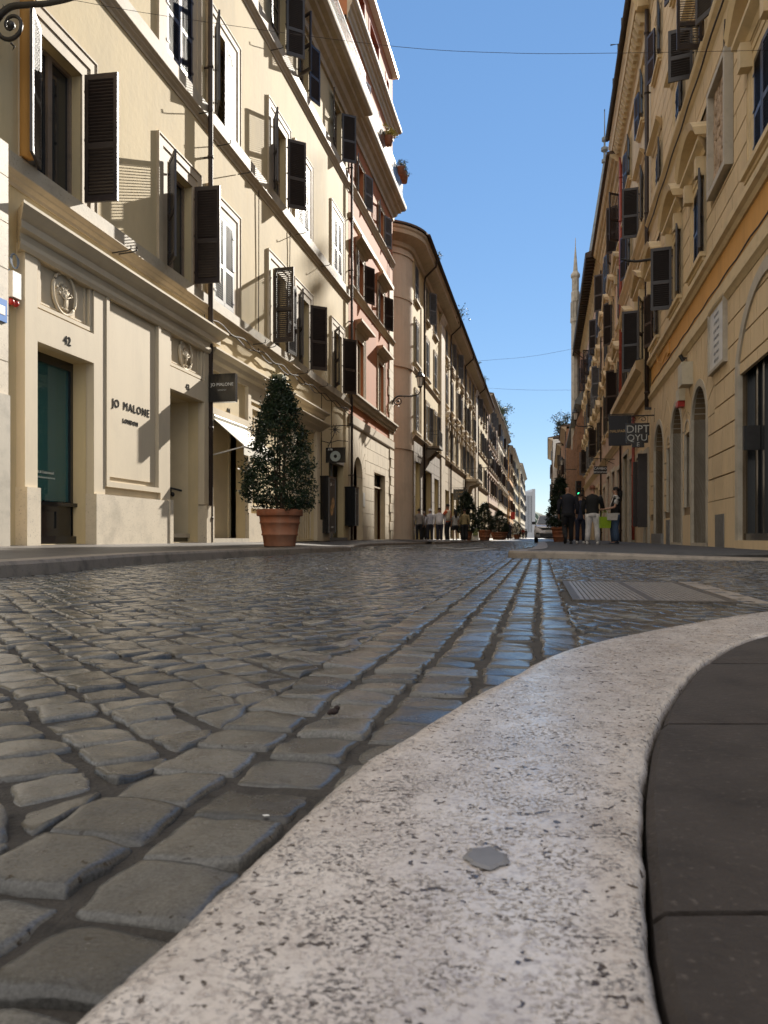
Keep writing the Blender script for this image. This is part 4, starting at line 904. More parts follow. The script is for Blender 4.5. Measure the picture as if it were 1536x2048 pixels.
b = fc.mb(); b.tube([(42.6, 1.02, 16.86), (102, 1.02, 16.86)], .09, 8); put(fc, Cc, 'gutter', b, 'pipe', True)
for s in (46.7, 60.4, 71.5, 86): 
    b = fc.mb(); b.tube([(s-.6, 1.0, 16.8), (s-.4, .9, 16.4), (s-.1, .2, 15.9), (s, .13, 15.6), (s, .13, 0)], .06, 8); put(fc, Cc, 'drainpipe', b, 'pipe', True)
b = fc.mb()
for a, c in ((54.5, 56.5), (83.0, 85.2)): b.box(a, c, -.01, .16, -.2, 15.2); b.prism(STR(.3, 15.2, 15.9), a-.05, c+.05, True, True); b.box(a-.1, c+.1, -.01, .25, -.2, 1.2)
put(fc, Cc, 'pilaster', b, 'trav')
b = fc.mb(); b.prism(STR(.2, 5.55, 5.85), 43, 102); b.prism(STR(.12, 9.45, 9.7), 43, 102); put(fc, Cc, 'string_course', b, 'trim')
for q in lc+mc+rc:
    nz_ = 'seg' if q in mc else None
    window(fc, Cc, q, 6.15, 1.2, 2.25, sw=.22, near=random.choice((0, 171)), far=random.choice((0, 168)), sm='shutg', hood=nz_, sill=True, proj=.05)
    window(fc, Cc, q, 10.1, 1.2, 2.35, sw=.22, near=random.choice((0, 170)), far=random.choice((3, 165)), sm='shutg', sill=True, proj=.05, hood=None)
    window(fc, Cc, q, 13.75, 1.2, 2.1, sw=.16, near=random.choice((0, 168)), far=random.choice((140, 165, 2)), sm='shutg', sill=True, proj=.04)
def cartouche(q, z, sc_=1):
    b = fc.mb(); rd = random.Random(int(q*10+z))
    for i in range(26): t = rd.uniform(0, 6.28); r = rd.uniform(.1, .8)*sc_; b.ball((q+r*math.cos(t), rd.uniform(.02, .22), z+r*.7*math.sin(t)), rd.uniform(.07, .16)*sc_, 6, 1, .8, rd.uniform(.7, 1.4))
    for sg in (-1, 1): b.tube([(q+sg*(.35+.3*(1-i/14)*math.cos(i*.6))*sc_, .16, z+.3*sc_*(1-i/14)*math.sin(i*.6)) for i in range(14)], .06*sc_, 6)
    put(fc, Cc, 'carved_cartouche', b, 'trim', True)
for q in mc: cartouche(q, 9.25, .9); cartouche(q, 13.1, .8)
b = fc.mb()
for i in range(8): b.box(43.02, 54.4, -.01, .05, -.2+i*.7+.02, -.2+(i+1)*.7-.02) if False else None
M['stoneD'] = mat('dark stone', (.20, .16, .12), .85, .2, 1.5, .3, 18, streak=True)  # darker stone for the near end of the palazzo's ground floor
blocks(fc, Cc, 56.6, 82.9, -.2, 5.5, .62, 1.3, gr_, [], 'trim', seed=9)
blocks(fc, Cc, 43.1, 54.4, -.2, 5.5, .62, 1.2, gr_, [], 'stoneD', o1=.08, seed=10)
for i, q in enumerate(gr_):
    b = fc.mb(); b.box(q[0], q[1], -.5, -.36, q[2], q[3]); put(fc, Cc, 'shop_window', b, 'dark' if i != 1 else 'glass')
b = fc.mb(); b.box(73.2, 78.4, 0, 1.25, 5.35, 5.55); b.prism([(0,4.3),(.15,4.4),(.3,4.9),(.9,5.1),(1.0,5.35),(0,5.35)], 73.7, 74.1); b.prism([(0,4.3),(.15,4.4),(.3,4.9),(.9,5.1),(1.0,5.35),(0,5.35)], 77.4, 77.8); put(fc, Cc, 'balcony', b, 'trav')
railing(fc, Cc, 73.3, 78.3, 1.2, 5.55, 6.6, step=.16)
b = fc.mb(); b.box(47.9, 49.6, 0, .9, 5.6, 5.75); b.prism([(0,4.9),(.2,5.0),(.7,5.5),(0,5.6)], 48.0, 48.3); b.prism([(0,4.9),(.2,5.0),(.7,5.5),(0,5.6)], 49.2, 49.5); put(fc, Cc, 'balcony', b, 'stoneD')
railing(fc, Cc, 47.95, 49.55, .86, 5.75, 6.7, step=.14)
# ---------------------------------------------------------------- the further houses, both sides
def house(side, D, vp, s0, s1, zt, name, label, m, rows, cols, sm, trim='trim', eave=.7, zg=4.6, near=(95, 165), hoods=(None, None, None), wh=(1.1, 2.0), roofm='roof', shops=True, sash=None, seed=1, chimney=False, parts=True, back=10):
    f = F(side, D, vp, s0); rt = f.root(name, label, 'building'); rd = random.Random(seed)
    step = (s1-s0)/cols; cs = [s0+step*(i+.5) for i in range(cols)]; op = []
    for z in rows: op += [(c-wh[0]/2, c+wh[0]/2, z, z+wh[1]) for c in cs]
    go = [(c-step*.30, c+step*.30, -.3, 2.9+rd.uniform(0, .8)) for c in cs] if shops else []
    wall(f, s0, s1, -.3, zt-.6, op+go, .25, m=m, root=rt); body(f, s0, s1, -.3, zt-.6, -.001, m, rt, back)
    b = f.mb(); b.prism(CORN(eave, zt-1.0, zt-.3), s0, s1, False, False); put(f, rt, 'cornice', b, trim)
    b = f.mb(); b.prism([(eave+.15, zt-.3), (eave+.15, zt-.18), (-5, zt+1.0), (-5, zt-.3)], s0, s1); put(f, rt, 'roof', b, roofm)
    b = f.mb(); b.prism(STR(.22, zg-.3, zg), s0, s1)
    for z in rows[1:]: b.prism(STR(.12, z-.55, z-.32), s0, s1)
    put(f, rt, 'string_course', b, trim)
    for r, z in enumerate(rows):
        for c in cs: window(f, rt, c, z, wh[0], wh[1], sw=.2, m=trim, near=rd.choice((0, 0, 168, 170, rd.uniform(*near))), far=rd.choice((2, 2, 165, 168, 168, rd.uniform(*near))), sm=sm if isinstance(sm, str) else rd.choice(sm), hood=hoods[min(r, len(hoods)-1)], sill=True, proj=.05, sash=sash, louv=parts)
    for q in go:
        b = f.mb(); b.box(q[0], q[1], -.4, -.3, q[2], q[3]); put(f, rt, 'shop_window', b, rd.choice(['dark', 'glass', 'dark']))
    if shops:
        b = f.mb()
        for q in go: b.box(q[0]-.2, q[0], -.01, .07, -.3, q[3]+.2); b.box(q[1], q[1]+.2, -.01, .07, -.3, q[3]+.2); b.box(q[0], q[1], -.01, .07, q[3], q[3]+.2)
        put(f, rt, 'shop_surround', b, 'trav' if rd.random() < .5 else trim)
    pipe(f, rt, s0+.15, .12, -.2, zt-1, .05)
    return f, rt, cs
house('L', 7.3, 1088, 102, 126, 19.2, 'town_house', 'beige plaster town house right after the long yellow palazzo', 'pinkR', (6.0, 9.6, 13.2, 16.0), 6, ('shutg', 'shut'), hoods=('flat', 'flat', None), seed=2)
house('L', 7.5, 1088, 126, 163, 20.2, 'town_house', 'pale cream town house with a bushy roof garden', 'paleR', (6.0, 9.6, 13.2, 16.6), 8, ('shut', 'shutg'), hoods=('tri', 'flat', None), seed=3, parts=False)
house('L', 7.2, 1088, 163, 186, 19.4, 'town_house', 'ochre town house between pale houses far down the left side', 'ochre', (6.0, 9.6, 13.2, 16.0), 5, 'shut', seed=4, parts=False)
house('L', 7.6, 1088, 186, 236, 21.5, 'town_house', 'grey beige town house far down the left side past the ochre one', 'yellow', (6.0, 9.8, 13.4, 17.2), 10, ('shut', 'shutg'), seed=5, parts=False)
house('L', 7.1, 1088, 236, 300, 22.6, 'town_house', 'last dark roofed town house at the far end of the left side', 'paleR', (6.0, 9.8, 13.6, 17.6), 10, ('shut', 'shutg'), seed=6, parts=False)
# ---------------------------------------------------------------- right: the rusticated tan palazzo
fr = F('R', 3.4, 1095, 10.6, -.19)
R = fr.root('tan_palazzo', 'tan rusticated palazzo with an orange band and white marble plaque', 'building')
wc = [13.35, 18.75, 21.75, 25.75]
uo = [(q-.55, q+.55, 6.25, 8.0) for q in wc]+[(q-.55, q+.55, 10.75, 12.0) for q in (13.35, 16.2, 18.6, 21.4, 25.3)]+[(q-.5, q+.5, 14.6, 16.2) for q in (13.35, 16.2, 18.6, 21.4, 25.2)]
BK = (11.2, 14.75, -.05, 4.15)                                     # the wide shop arch
ar = [(17.72, 19.40, -.12, 3.42), (20.86, 22.52, -.13, 3.5), (24.05, 25.95, -.2, 3.48)]
ni = [(19.66, 20.36, .75, 2.85), (22.72, 23.28, .72, 2.84)]
ro = uo+[(*BK, 1.05)]+[(*q, (q[1]-q[0])/2*.75) for q in ar]+[(*q, (q[1]-q[0])/2) for q in ni]
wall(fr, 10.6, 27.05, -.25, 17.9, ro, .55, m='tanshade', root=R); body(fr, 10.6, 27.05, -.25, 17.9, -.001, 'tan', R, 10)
gk = [BK]+ar+ni
kk = []
blocks(fr, R, 12.0, 26.95, .74, 4.52, .472, .80, [(BK[0]-.24, BK[1]+.24, -.3, 2.9)]+[(q[0]-.17, q[1]+.17, -.3, q[3]-(q[1]-q[0])/2*.75) for q in ar]+[(q[0]-.06, q[1]+.06, q[2]-.1, q[3]-.3) for q in ni], [(18.56, .99, 2.55), (21.69, .98, 2.65), (25.0, 1.08, 2.55)]+[(20.01, .38, 2.5), (23.0, .32, 2.56)][:0], 'tan', gap=.032, o0=-.02, o1=.045, seed=2, voussoir=.9)
blocks(fr, R, 10.6, 26.95, 5.92, 10.05, .46, .95, [(q-.95, q+.95, 6.0, 8.35) for q in wc]+[(15.25, 17.25, 6.9, 9.35)]+[(q-1.1, q+1.1, 8.35, 9.35) for q in wc], [], 'tan', gap=.034, o1=.04, seed=3)
blocks(fr, R, 10.6, 26.95, 10.5, 17.5, .46, .95, [(q-.9, q+.9, 10.6, 12.75) for q in (13.35, 16.2, 18.6, 21.4, 25.3)]+[(q-.7, q+.7, 14.4, 16.5) for q in (13.35, 16.2, 18.6, 21.4, 25.2)], [], 'tan', gap=.03, o1=.035, seed=4)
for a_, c_, z_ in ((BK[1]+.26, ar[0][0]-.19, .74), (ar[0][1]+.19, ar[1][0]-.19, .55), (ar[1][1]+.19, ar[2][0]-.19, .55), (10.6, BK[0]-.26, .74), (ar[2][1]+.19, 26.95, .55)):
    b = fr.mb(); b.box(a_, c_, -.02, .05, -.25, z_); put(fr, R, 'plinth', b, 'tan')
b = fr.mb(); b.prism([(-.02,4.52),(.05,4.52),(.09,4.58),(.13,4.62),(.13,4.70),(.06,4.76),(.06,4.98),(-.02,5.0)], 10.6, 27.0); b.prism([(-.02,5.62),(.06,5.62),(.10,5.70),(.17,5.74),(.17,5.86),(.09,5.92),(-.02,5.93)], 10.6, 27.0); b.prism(STR(.22, 10.05, 10.42), 10.6, 27.05)
put(fr, R, 'string_course', b, 'trimR')
b = fr.mb(); b.box(10.6, 27.0, -.02, .02, 5.0, 5.62); put(fr, R, 'orange_band', b, 'ochre')
b = fr.mb(); b.prism(CORN(.55, 17.4, 18.5), 10.6, 27.1, False, True); put(fr, R, 'cornice', b, 'trimR')
for s in [10.9+.55*i for i in range(30)]:
    b = fr.mb(); b.box(s, s+.22, .05, .46, 17.7, 18.0); put(fr, R, 'cornice_bracket', b, 'trimR')
railing(fr, R, 10.8, 27.0, .45, 18.5, 19.5, ends=False)
for q, (n_, f_) in zip(wc, ((2, 2), (166, 2), (166, 97), (164, 160))): window(fr, R, q, 6.25, 1.1, 1.75, sw=.3, m='trimR', hood='seg', near=n_, far=f_, sill=True, bars=1)
for q in (13.35, 16.2, 18.6, 21.4, 25.3): window(fr, R, q, 10.75, 1.1, 1.25, sw=.26, m='trimR', hood='flat', near={13.35: 2, 16.2: 160, 18.6: 98, 21.4: 168, 25.3: 170}[q], far={13.35: 2, 16.2: 150, 18.6: 100, 21.4: 2, 25.3: 4}[q], sill=True)
for q in (13.35, 16.2, 18.6, 21.4, 25.2): window(fr, R, q, 14.6, 1.0, 1.6, sw=.2, m='trimR', near=166 if q != 21.4 else 100, far=160, sill=True)
def stone_arch(q, wd, o=.06, rise=None):
    b = fr.mb(); a, c, z0, z1 = q; r = (c-a)/2; rise = rise or r*.75; sp = z1-rise
    b.box(a-wd, a, -.3, o, z0, sp); b.box(c, c+wd, -.3, o, z0, sp)
    P = arc_pts((a+c)/2, r, sp, 26, rise); Q_ = arc_pts((a+c)/2, r+wd, sp, 26, rise+wd)
    for (p1, p2), (q1_, q2_) in zip(zip(P, P[1:]), zip(Q_, Q_[1:])):
        b.hexa([(p1[0],-.3,p1[1]), (p2[0],-.3,p2[1]), (p2[0],o,p2[1]), (p1[0],o,p1[1]), (q1_[0],-.3,q1_[1]), (q2_[0],-.3,q2_[1]), (q2_[0],o,q2_[1]), (q1_[0],o,q1_[1])])
    put(fr, R, 'stone_arch', b, 'travd')
for q in ar: stone_arch(q, .16)
stone_arch((BK[0], BK[1], -.05, 4.15), .22, .08, 1.05)
for q in ni: stone_arch(q, .05, .06, (q[1]-q[0])/2)
for q in ar:
    b = fr.mb(); b.box(q[0], q[1], -.75, -.62, q[2], q[3]); put(fr, R, 'door', b, mat('brown panelled door', (.10, .07, .05), .5, .2, 4))
    b = fr.mb(); b.box(q[0]-.05, q[1]+.05, -.6, .07, -.24, q[2]+.0); put(fr, R, 'threshold', b, 'travd')
for q in ni:
    b = fr.mb(); b.box(q[0], q[1], -.32, -.3, q[2], q[3]); put(fr, R, 'display_case', b, 'glass')
b = fr.mb(); b.box(22.72, 23.3, .051, .075, -.24, .5); b.box(ar[2][0]-.1, ar[2][1]+.2, .06, .12, -.24, .12); put(fr, R, 'hatch', b, 'metalg')
b = fr.mb(); b.box(15.95, 16.72, .051, .07, -.2, .46); put(fr, R, 'hatch', b, 'metalg')
# the shop under the wide arch
sw2 = link('shop_window', None, R, fr.l((BK[0]+BK[1])/2, .27, -.05)); hw = (BK[1]-BK[0])/2; k = 1
b = MB(1)
for x in (-hw+.05, -hw+.75, -.1, .6, hw-.78, hw-.08): b.box(x-.05, x+.05, -.42, -.32, .0, 3.05)
b.box(-hw, hw, -.44, -.3, 3.05, 3.17); b.box(-hw, hw, -.43, -.3, .0, .12); link('frame', b.mesh('frame', 'black'), sw2)
b = MB(1); b.box(-hw, hw, -.40, -.385, .12, 3.05); link('pane', b.mesh('pane', 'glass'), sw2)
b = MB(1); P = arc_pts(0, hw, 3.15, 14, 1.05); b.extr([(x, z) for x, z in P], -.40, -.36); link('lunette', b.mesh('lunette', 'marble'), sw2)
b = MB(1); b.box(-hw, hw, -.8, -.15, -.2, .0); link('step', b.mesh('step', 'tan'), sw2)
# lettering bent along the arch
TXT = 'BIRKENSTOCK'
for i, ch in enumerate(TXT):
    t = (i-(len(TXT)-1)/2)*.225; z = 3.74-.40*(t/1.4)**2
    fr_text('lettering', ch, .30, 'iron', R, fr, 12.975-t, -.085, z-.05, .004)
b = MB(1); b.box(hw-1.05, hw-.95, -.3, -.05, 1.5, 1.9); link('hanging_tag', b.mesh('hanging_tag', 'iron'), sw2)
# relief panel and plaque
pn = link('relief_panel', fr.mb().box(15.45, 17.1, -.01, .16, 7.0, 7.12).box(15.45, 17.1, -.01, .16, 9.1, 9.22).box(15.45, 15.57, -.01, .16, 7.12, 9.1).box(16.98, 17.1, -.01, .16, 7.12, 9.1).mesh('relief_panel', 'travd'), R)
rd = random.Random(6); b = fr.mb(); b.box(15.57, 16.98, -.01, .04, 7.12, 9.1)
for i in range(150):
    b.ball((rd.uniform(15.68, 16.86), .05, rd.uniform(7.25, 8.95)), rd.uniform(.03, .11), 7, rd.uniform(.5, 1.1), .35, rd.uniform(.8, 1.8))
link('relief', b.mesh('relief', mat('carved stone', (.42, .31, .22), .8, .2, 6, .5, 40)), pn)
mp = link('marble_plaque', fr.mb().box(15.74, 17.1, .0, .10, 3.42, 4.62).mesh('marble_plaque', 'marble'), R)
for i, t in enumerate(('QUI ABITO', 'E COMPOSE', 'LE SUE OPERE', 'IL MAESTRO', 'ROMA POSE', 'NELL ANNO', 'MDCCCXC')): fr_text('lettering', t, .085, 'metalg', R, fr, 16.42, .103, 4.45-i*.15, .001)
b = fr.mb(); b.box(15.7, 17.14, -.01, .13, 4.62, 4.68); b.box(15.7, 17.14, -.01, .13, 3.36, 3.42); b.box(17.1, 17.14, -.01, .13, 3.42, 4.62); b.box(15.7, 15.74, -.01, .13, 3.42, 4.62); put(fr, R, 'plaque_frame', b, 'travd')
fr_text('house_number', '79', .2, 'letter', R, fr, 17.35, .034, 3.08)
b = fr.mb(); b.box(19.25, 19.8, .0, .3, 3.62, 4.15); put(fr, R, 'alarm_box', b, 'alarm')
b = fr.mb(); b.box(20.3, 20.75, .0, .2, 3.42, 3.72); put(fr, R, 'alarm_box', b, 'alarm')
b = fr.mb(); b.box(20.38, 20.68, .0, .21, 3.28, 3.42); put(fr, R, 'siren_lamp', b, 'red')
b = fr.mb(); b.tube([(20.1, .12, 4.35), (20.1, .2, 4.5)], .05, 8); b.box(20.08, 20.12, 0, .12, 4.4, 4.44); put(fr, R, 'security_camera', b, 'iron')
b = fr.mb(); b.tube([(12+.5*i, .05, 5.06+.02*math.sin(i*1.9)) for i in range(30)], .016, 5); put(fr, R, 'cable', b, 'pipe')
b = fr.mb(); b.tube([(11+.5*i, .20, 10.02+.03*math.sin(i*1.3)) for i in range(32)], .02, 5); b.tube([(15.9, .05, 10.0), (16.0, .05, 9.6), (15.9, .05, 9.2)], .015, 5); put(fr, R, 'cable', b, 'pipe')
b = fr.mb(); b.tube([(25.2, .1, 6.1), (24.9, .1, 5.4), (23.9, .08, 5.15), (23.2, .06, 5.3)], .015, 5); b.box(22.9, 23.3, .0, .06, 5.2, 5.5); put(fr, R, 'cable', b, 'ochre')
pipe(fr, R, 26.95, .16, 4.3, 17.6, .07)
# ---------------------------------------------------------------- right: pale house with pediments
fs = F('R', 3.4, 1095, 27.1, -.19)
S = fs.root('pale_house', 'pale cream house with pedimented windows and a bracketed yellow cornice', 'building')
sc2 = [29.5, 34.0]
so = [(q-.6, q+.6, 6.2, 8.5) for q in sc2]+[(q-.6, q+.6, 11.2, 13.1) for q in sc2]+[(q-.5, q+.5, 15.0, 16.6) for q in sc2]
sg = [(27.5, 28.5, -.2, 2.9), (29.4, 30.9, .5, 3.0), (31.9, 33.4, -.2, 3.2), (34.2, 36.2, -.2, 3.6)]
wall(fs, 27.1, 36.7, -.25, 17.6, so+sg, .3, m='paleR', root=S); body(fs, 27.1, 36.7, -.25, 17.6, -.001, 'paleR', S, 10)
blocks(fs, S, 27.15, 36.6, .7, 4.75, .47, 1.0, sg, [], 'tan', gap=.02, seed=7)
for q in sc2:
    window(fs, S, q, 6.2, 1.2, 2.3, sw=.28, m='trimR', hood='tri', near=160 if q < 30 else 2, far=98 if q < 30 else 168, sill=False)
    window(fs, S, q, 11.2, 1.2, 1.9, sw=.26, m='trimR', hood='flat', near=166, far=96 if q < 30 else 160, sill=True)
    window(fs, S, q, 15.0, 1.0, 1.6, sw=.2, m='trimR', near=165, far=168, sill=True)
b = fs.mb(); b.prism([(-.01,4.75),(.15,4.75),(.2,5.1),(.3,5.2),(.34,5.5),(.55,5.6),(.55,5.85),(.3,5.95),(-.01,5.95)], 27.2, 36.65, True, True); b.prism(STR(.25, 10.3, 10.75), 27.1, 36.7); put(fs, S, 'string_course', b, 'trimR')
b = fs.mb(); b.prism([(-.01,17.0),(.1,17.0),(.14,17.3),(.2,17.35),(.2,17.7),(.52,17.75),(.55,18.0),(.62,18.1),(.62,18.25),(-.01,18.3)], 27.1, 36.75, False, True); put(fs, S, 'cornice', b, 'trimR')
for i in range(22):
    s = 27.2+.43*i; b = fs.mb(); b.prism([(.2,17.36),(.34,17.38),(.48,17.6),(.48,17.72),(.2,17.72)], s, s+.2); put(fs, S, 'cornice_bracket', b, 'trimR')
b = fs.mb(); b.prism([(.66,18.25),(.66,18.4),(-4,19.6),(-4,18.25)], 27.1, 36.8); put(fs, S, 'roof', b, 'roof')
b = fs.mb(); b.tube([(27.1, .72, 18.3), (36.8, .72, 18.3)], .1, 8); put(fs, S, 'gutter', b, 'eave', True)
b = fs.mb()
for s in (28.5, 32.5): b.tube([(s, .6, 18.4), (s, .6, 20.0), (s, .9, 20.0)], .03, 6); b.tube([(s+2.4, .6, 18.4), (s+2.4, .6, 20.0)], .03, 6)
put(fs, S, 'roof_rail', b, 'iron')
for i, q in enumerate(sg):
    b = fs.mb(); b.box(q[0], q[1], -.5, -.36, q[2], q[3]); put(fs, S, 'shop_window', b, 'glass' if i != 3 else 'dark')
    b = fs.mb(); b.box(q[0]-.16, q[0], -.2, .09, q[2], q[3]+.16); b.box(q[1], q[1]+.16, -.2, .09, q[2], q[3]+.16); b.box(q[0], q[1], -.2, .09, q[3], q[3]+.16); put(fs, S, 'door_surround', b, 'travd')
# the dark folding door leaves of the shops stand open
for s, z0, z1, w_ in ((27.42, .35, 2.85, .30), (29.3, .4, 2.75, .26)):
    b = fs.mb(); b.box(s-.05, s, .1, .1+w_, z0, z1); put(fs, S, 'door_leaf', b, 'shut')
b = fs.mb(); b.box(32.0, 33.3, -.3, .02, 3.2, 3.7); put(fs, S, 'shop_sign', b, 'marble')
pipe(fs, S, 36.6, .14, 5.9, 17.4, .07, 'piper'); pipe(fs, S, 31.3, .14, -.1, 4.7, .06, 'piper')
# further right
house('R', 3.4, 1095, 36.75, 50, 17.9, 'pink_house', 'dusty pink house with a stone cornice after the red drainpipe', 'pinkR', (5.9, 10.2, 13.9), 4, 'shut', trim='trimR', eave=.6, near=(93, 150), hoods=('tri', 'tri', None), wh=(1.2, 2.3), seed=12)
house('R', 3.4, 1095, 50.05, 74, 17.8, 'brown_house', 'brownish house under a deep dark wooden eave on the right', 'pinkR', (5.6, 9.2, 13.2), 7, ('shut', 'shutg'), trim='trimR', eave=.45, near=(93, 150), hoods=('tri', 'tri', None), wh=(1.1, 2.1), seed=13)
fe = F('R', 3.4, 1095, 50)
E_ = fe.root('eave_roof', 'deep dark wooden eave over the brownish house', 'roof', z=17.0)
b = fe.mb(); b.prism([(-.1,17.55),(1.05,17.45),(1.1,17.6),(1.1,17.75),(-1.0,18.5)], 49.6, 74.2)
for i in range(40): b.box(49.8+.6*i, 49.95+.6*i, .4, 1.0, 17.38, 17.47)
fe.zb = -.1
o = link('eave', b.mesh('eave', 'eave'), E_, (0, 0, 0)); E_.location.z = -.1
b = fe.mb(); b.tube([(73.6, 1.05, 17.6), (73.6, 1.0, 17.3), (73.7, .15, 16.6), (73.7, .15, 12)], .06, 6); link('downpipe', b.mesh('downpipe', 'pipe'), E_)
# brick church with its turret and spire
fk = F('R', 3.4, 1095, 74)
K = fk.root('brick_church', 'brown brick church with a stone pinnacle and a grey spire', 'church')
b = fk.mb(); b.box(74.3, 110, -10, .25, -.3, 12.5); b.box(74.6, 108, -12, -.4, 12.5, 23.2)
for i in range(9): b.box(74.6+4*i, 75.3+4*i, .25, .7, -.3, 11.0); b.prism([(.25,11),(.7,11),(.25,12)], 74.6+4*i, 75.3+4*i)
for i in range(9): b.box(74.6+4*i, 75.2+4*i, -.4, -.1, 12.5, 22)
put(fk, K, 'wall', b, 'brick')
b = fk.mb(); b.prism([(.5,12.4),(.9,12.5),(.9,12.8),(-.4,14.6),(-.4,12.4)], 74, 110); b.prism([(-.1,22.4),(.1,22.5),(.1,22.9),(-6,26),(-6,22.4)], 74.3, 108.3); put(fk, K, 'roof', b, 'slate')
for i in range(8):
    s = 77.4+4*i; b = fk.mb(); b.extr([(x, z) for x, z in [(s+.7, 3), *arc_pts(s, .7, 8.5, 10), (s-.7, 3)]], .24, .30); put(fk, K, 'window', b, 'dark')
    b = fk.mb(); b.extr([(x, z) for x, z in [(s+.6, 15), *arc_pts(s, .6, 19, 10), (s-.6, 15)]], -.42, -.34); put(fk, K, 'window', b, 'dark')
# turret with pinnacle
def poly_tower(f, root, name, s, o, prof, n, m, rot=0):
    b = f.mb(); rings = [[b.pt((s+r*math.cos(6.2832*(i+rot)/n), o+r*math.sin(6.2832*(i+rot)/n), z)) for i in range(n)] for r, z in prof]
    for a, c in zip(rings, rings[1:]):
        for i in range(n): b.f.append([a[i], a[(i+1)%n], c[(i+1)%n], c[i]]); b.m.append(0)
    b.f.append(rings[-1]); b.m.append(0); return put(f, root, name, b, m)
poly_tower(fk, K, 'pinnacle', 90.0, .30, [(.5, 10), (.5, 24.3), (.62, 24.5), (.62, 24.8), (.38, 24.9), (.36, 26.6), (.5, 26.8), (.5, 27.8), (.42, 27.9), (.42, 29.4), (.55, 29.6), (.55, 29.8), (.28, 30.2), (.05, 33.0), (.03, 34.0)], 8, 'stoneG', .5)
b = fk.mb()
for a in range(8):
    t = 6.2832*a/8; b.tube([(90+.48*math.cos(t), .3+.48*math.sin(t), 24.8), (90+.48*math.cos(t), .3+.48*math.sin(t), 26.7)], .07, 6)
put(fk, K, 'colonnette', b, 'stoneG')
# spire on a square tower
st, ot = 88.0, -2.75
b = fk.mb(); b.box(st-3.0, st+3.0, ot-3.4, ot+2.3, -.3, 20.5); put(fk, K, 'bell_tower', b, 'brick')
poly_tower(fk, K, 'spire', st, ot, [(3.7, 20.5), (0.18, 41.2), (0.34, 41.3), (0.34, 41.6), (0.16, 41.7), (0.13, 42.4), (0.4, 42.6), (0.4, 42.9), (0.12, 43.1), (0.1, 43.5), (0.32, 43.7), (0.32, 44.0), (0.07, 44.2), (0.045, 47)], 8, 'slate', .5)
b = fk.mb(); b.tube([(st-.3, ot, 46.9), (st+.35, ot, 46.95)], .04, 6); b.ball((st+.1, ot, 47.1), .12, 6, 2, .5, .7); put(fk, K, 'weather_vane', b, 'iron')
house('R', 2.6, 1095, 112, 128, 16, 'low_house', 'small brown house beyond the brick church', 'brick', (6, 9.5), 3, 'shut', seed=15, parts=False)
f7, r7, _ = house('R', 1.15, 1095, 170, 215, 21.8, 'pale_corner_house', 'pale stone corner house far down the right side', 'marble', (6, 10, 14, 17.6), 9, ('shutg', 'shut'), trim='trav', eave=1.0, seed=16, parts=False)
house('R', 2.2, 1095, 128.2, 169.5, 15.5, 'long_brown_house', 'long low brown house between church and pale corner house', 'pinkR', (6, 9.5, 12.2), 9, 'shut', seed=17, parts=False)
# unseen blocks added behind the eaves to shade the far pavement and palazzo
b = fk.mb(); b.box(97, 112, -14, -3.2, 12, 36); put(fk, K, 'shade_mass', b, 'brick')
for f_, s0, s1, rt_ in ((F('R', 3.4, 1095, 36.75), 37, 50, 'pink_house'), (F('R', 3.4, 1095, 50), 50.1, 73.9, 'brown_house')):
    b = f_.mb(); b.box(s0, s1, -9, -1.0, 17.2, 26.6); put(f_, bpy.data.objects[rt_], 'shade_block', b, 'pinkR')
# the end of the street
we = thing('far_palace', 'pale blue grey palace front closing the far end of the street', 'building', (77.0, 400, -.3))
b = MB(); b.box(-3.2, 0, 0, 20, 0, 24); b.box(0, 1.5, -.4, 20, 0, 25.5); b.box(-20, -3.2, 3, 20, 0, 19); link('wall', b.mesh('wall', plain('bluish far stone', (.50, .52, .56))), we)
b = MB()
for i in range(4): b.box(-2.8+.75*i, -2.5+.75*i, -.05, .0, 3, 22)
link('window', b.mesh('window', 'shutg'), we)
b = MB(); N = 60; top = []
for i in range(N+1):
    x = 112+120*i/N; h = 26+10*noise.noise(Vector((i*.12, 0, 0)))+5*noise.noise(Vector((i*.5, 3, 0)))+2*noise.noise(Vector((i*1.7, 3, 9)))
    if i > 42: h -= (i-42)*.8
    top.append((x, h))
for j in range(6):
    pass
rows = [[b.pt((x, 760+40*j, -1+(h+1)*math.sin(math.pi*.5*min(1, j/3)))) for x, h in top] for j in range(5)]
for r1, r2 in zip(rows, rows[1:]):
    for i in range(N): b.f.append([r1[i], r1[i+1], r2[i+1], r2[i]]); b.m.append(0)
tag(link('hill', b.mesh('hill', 'hill')), kind='structure')
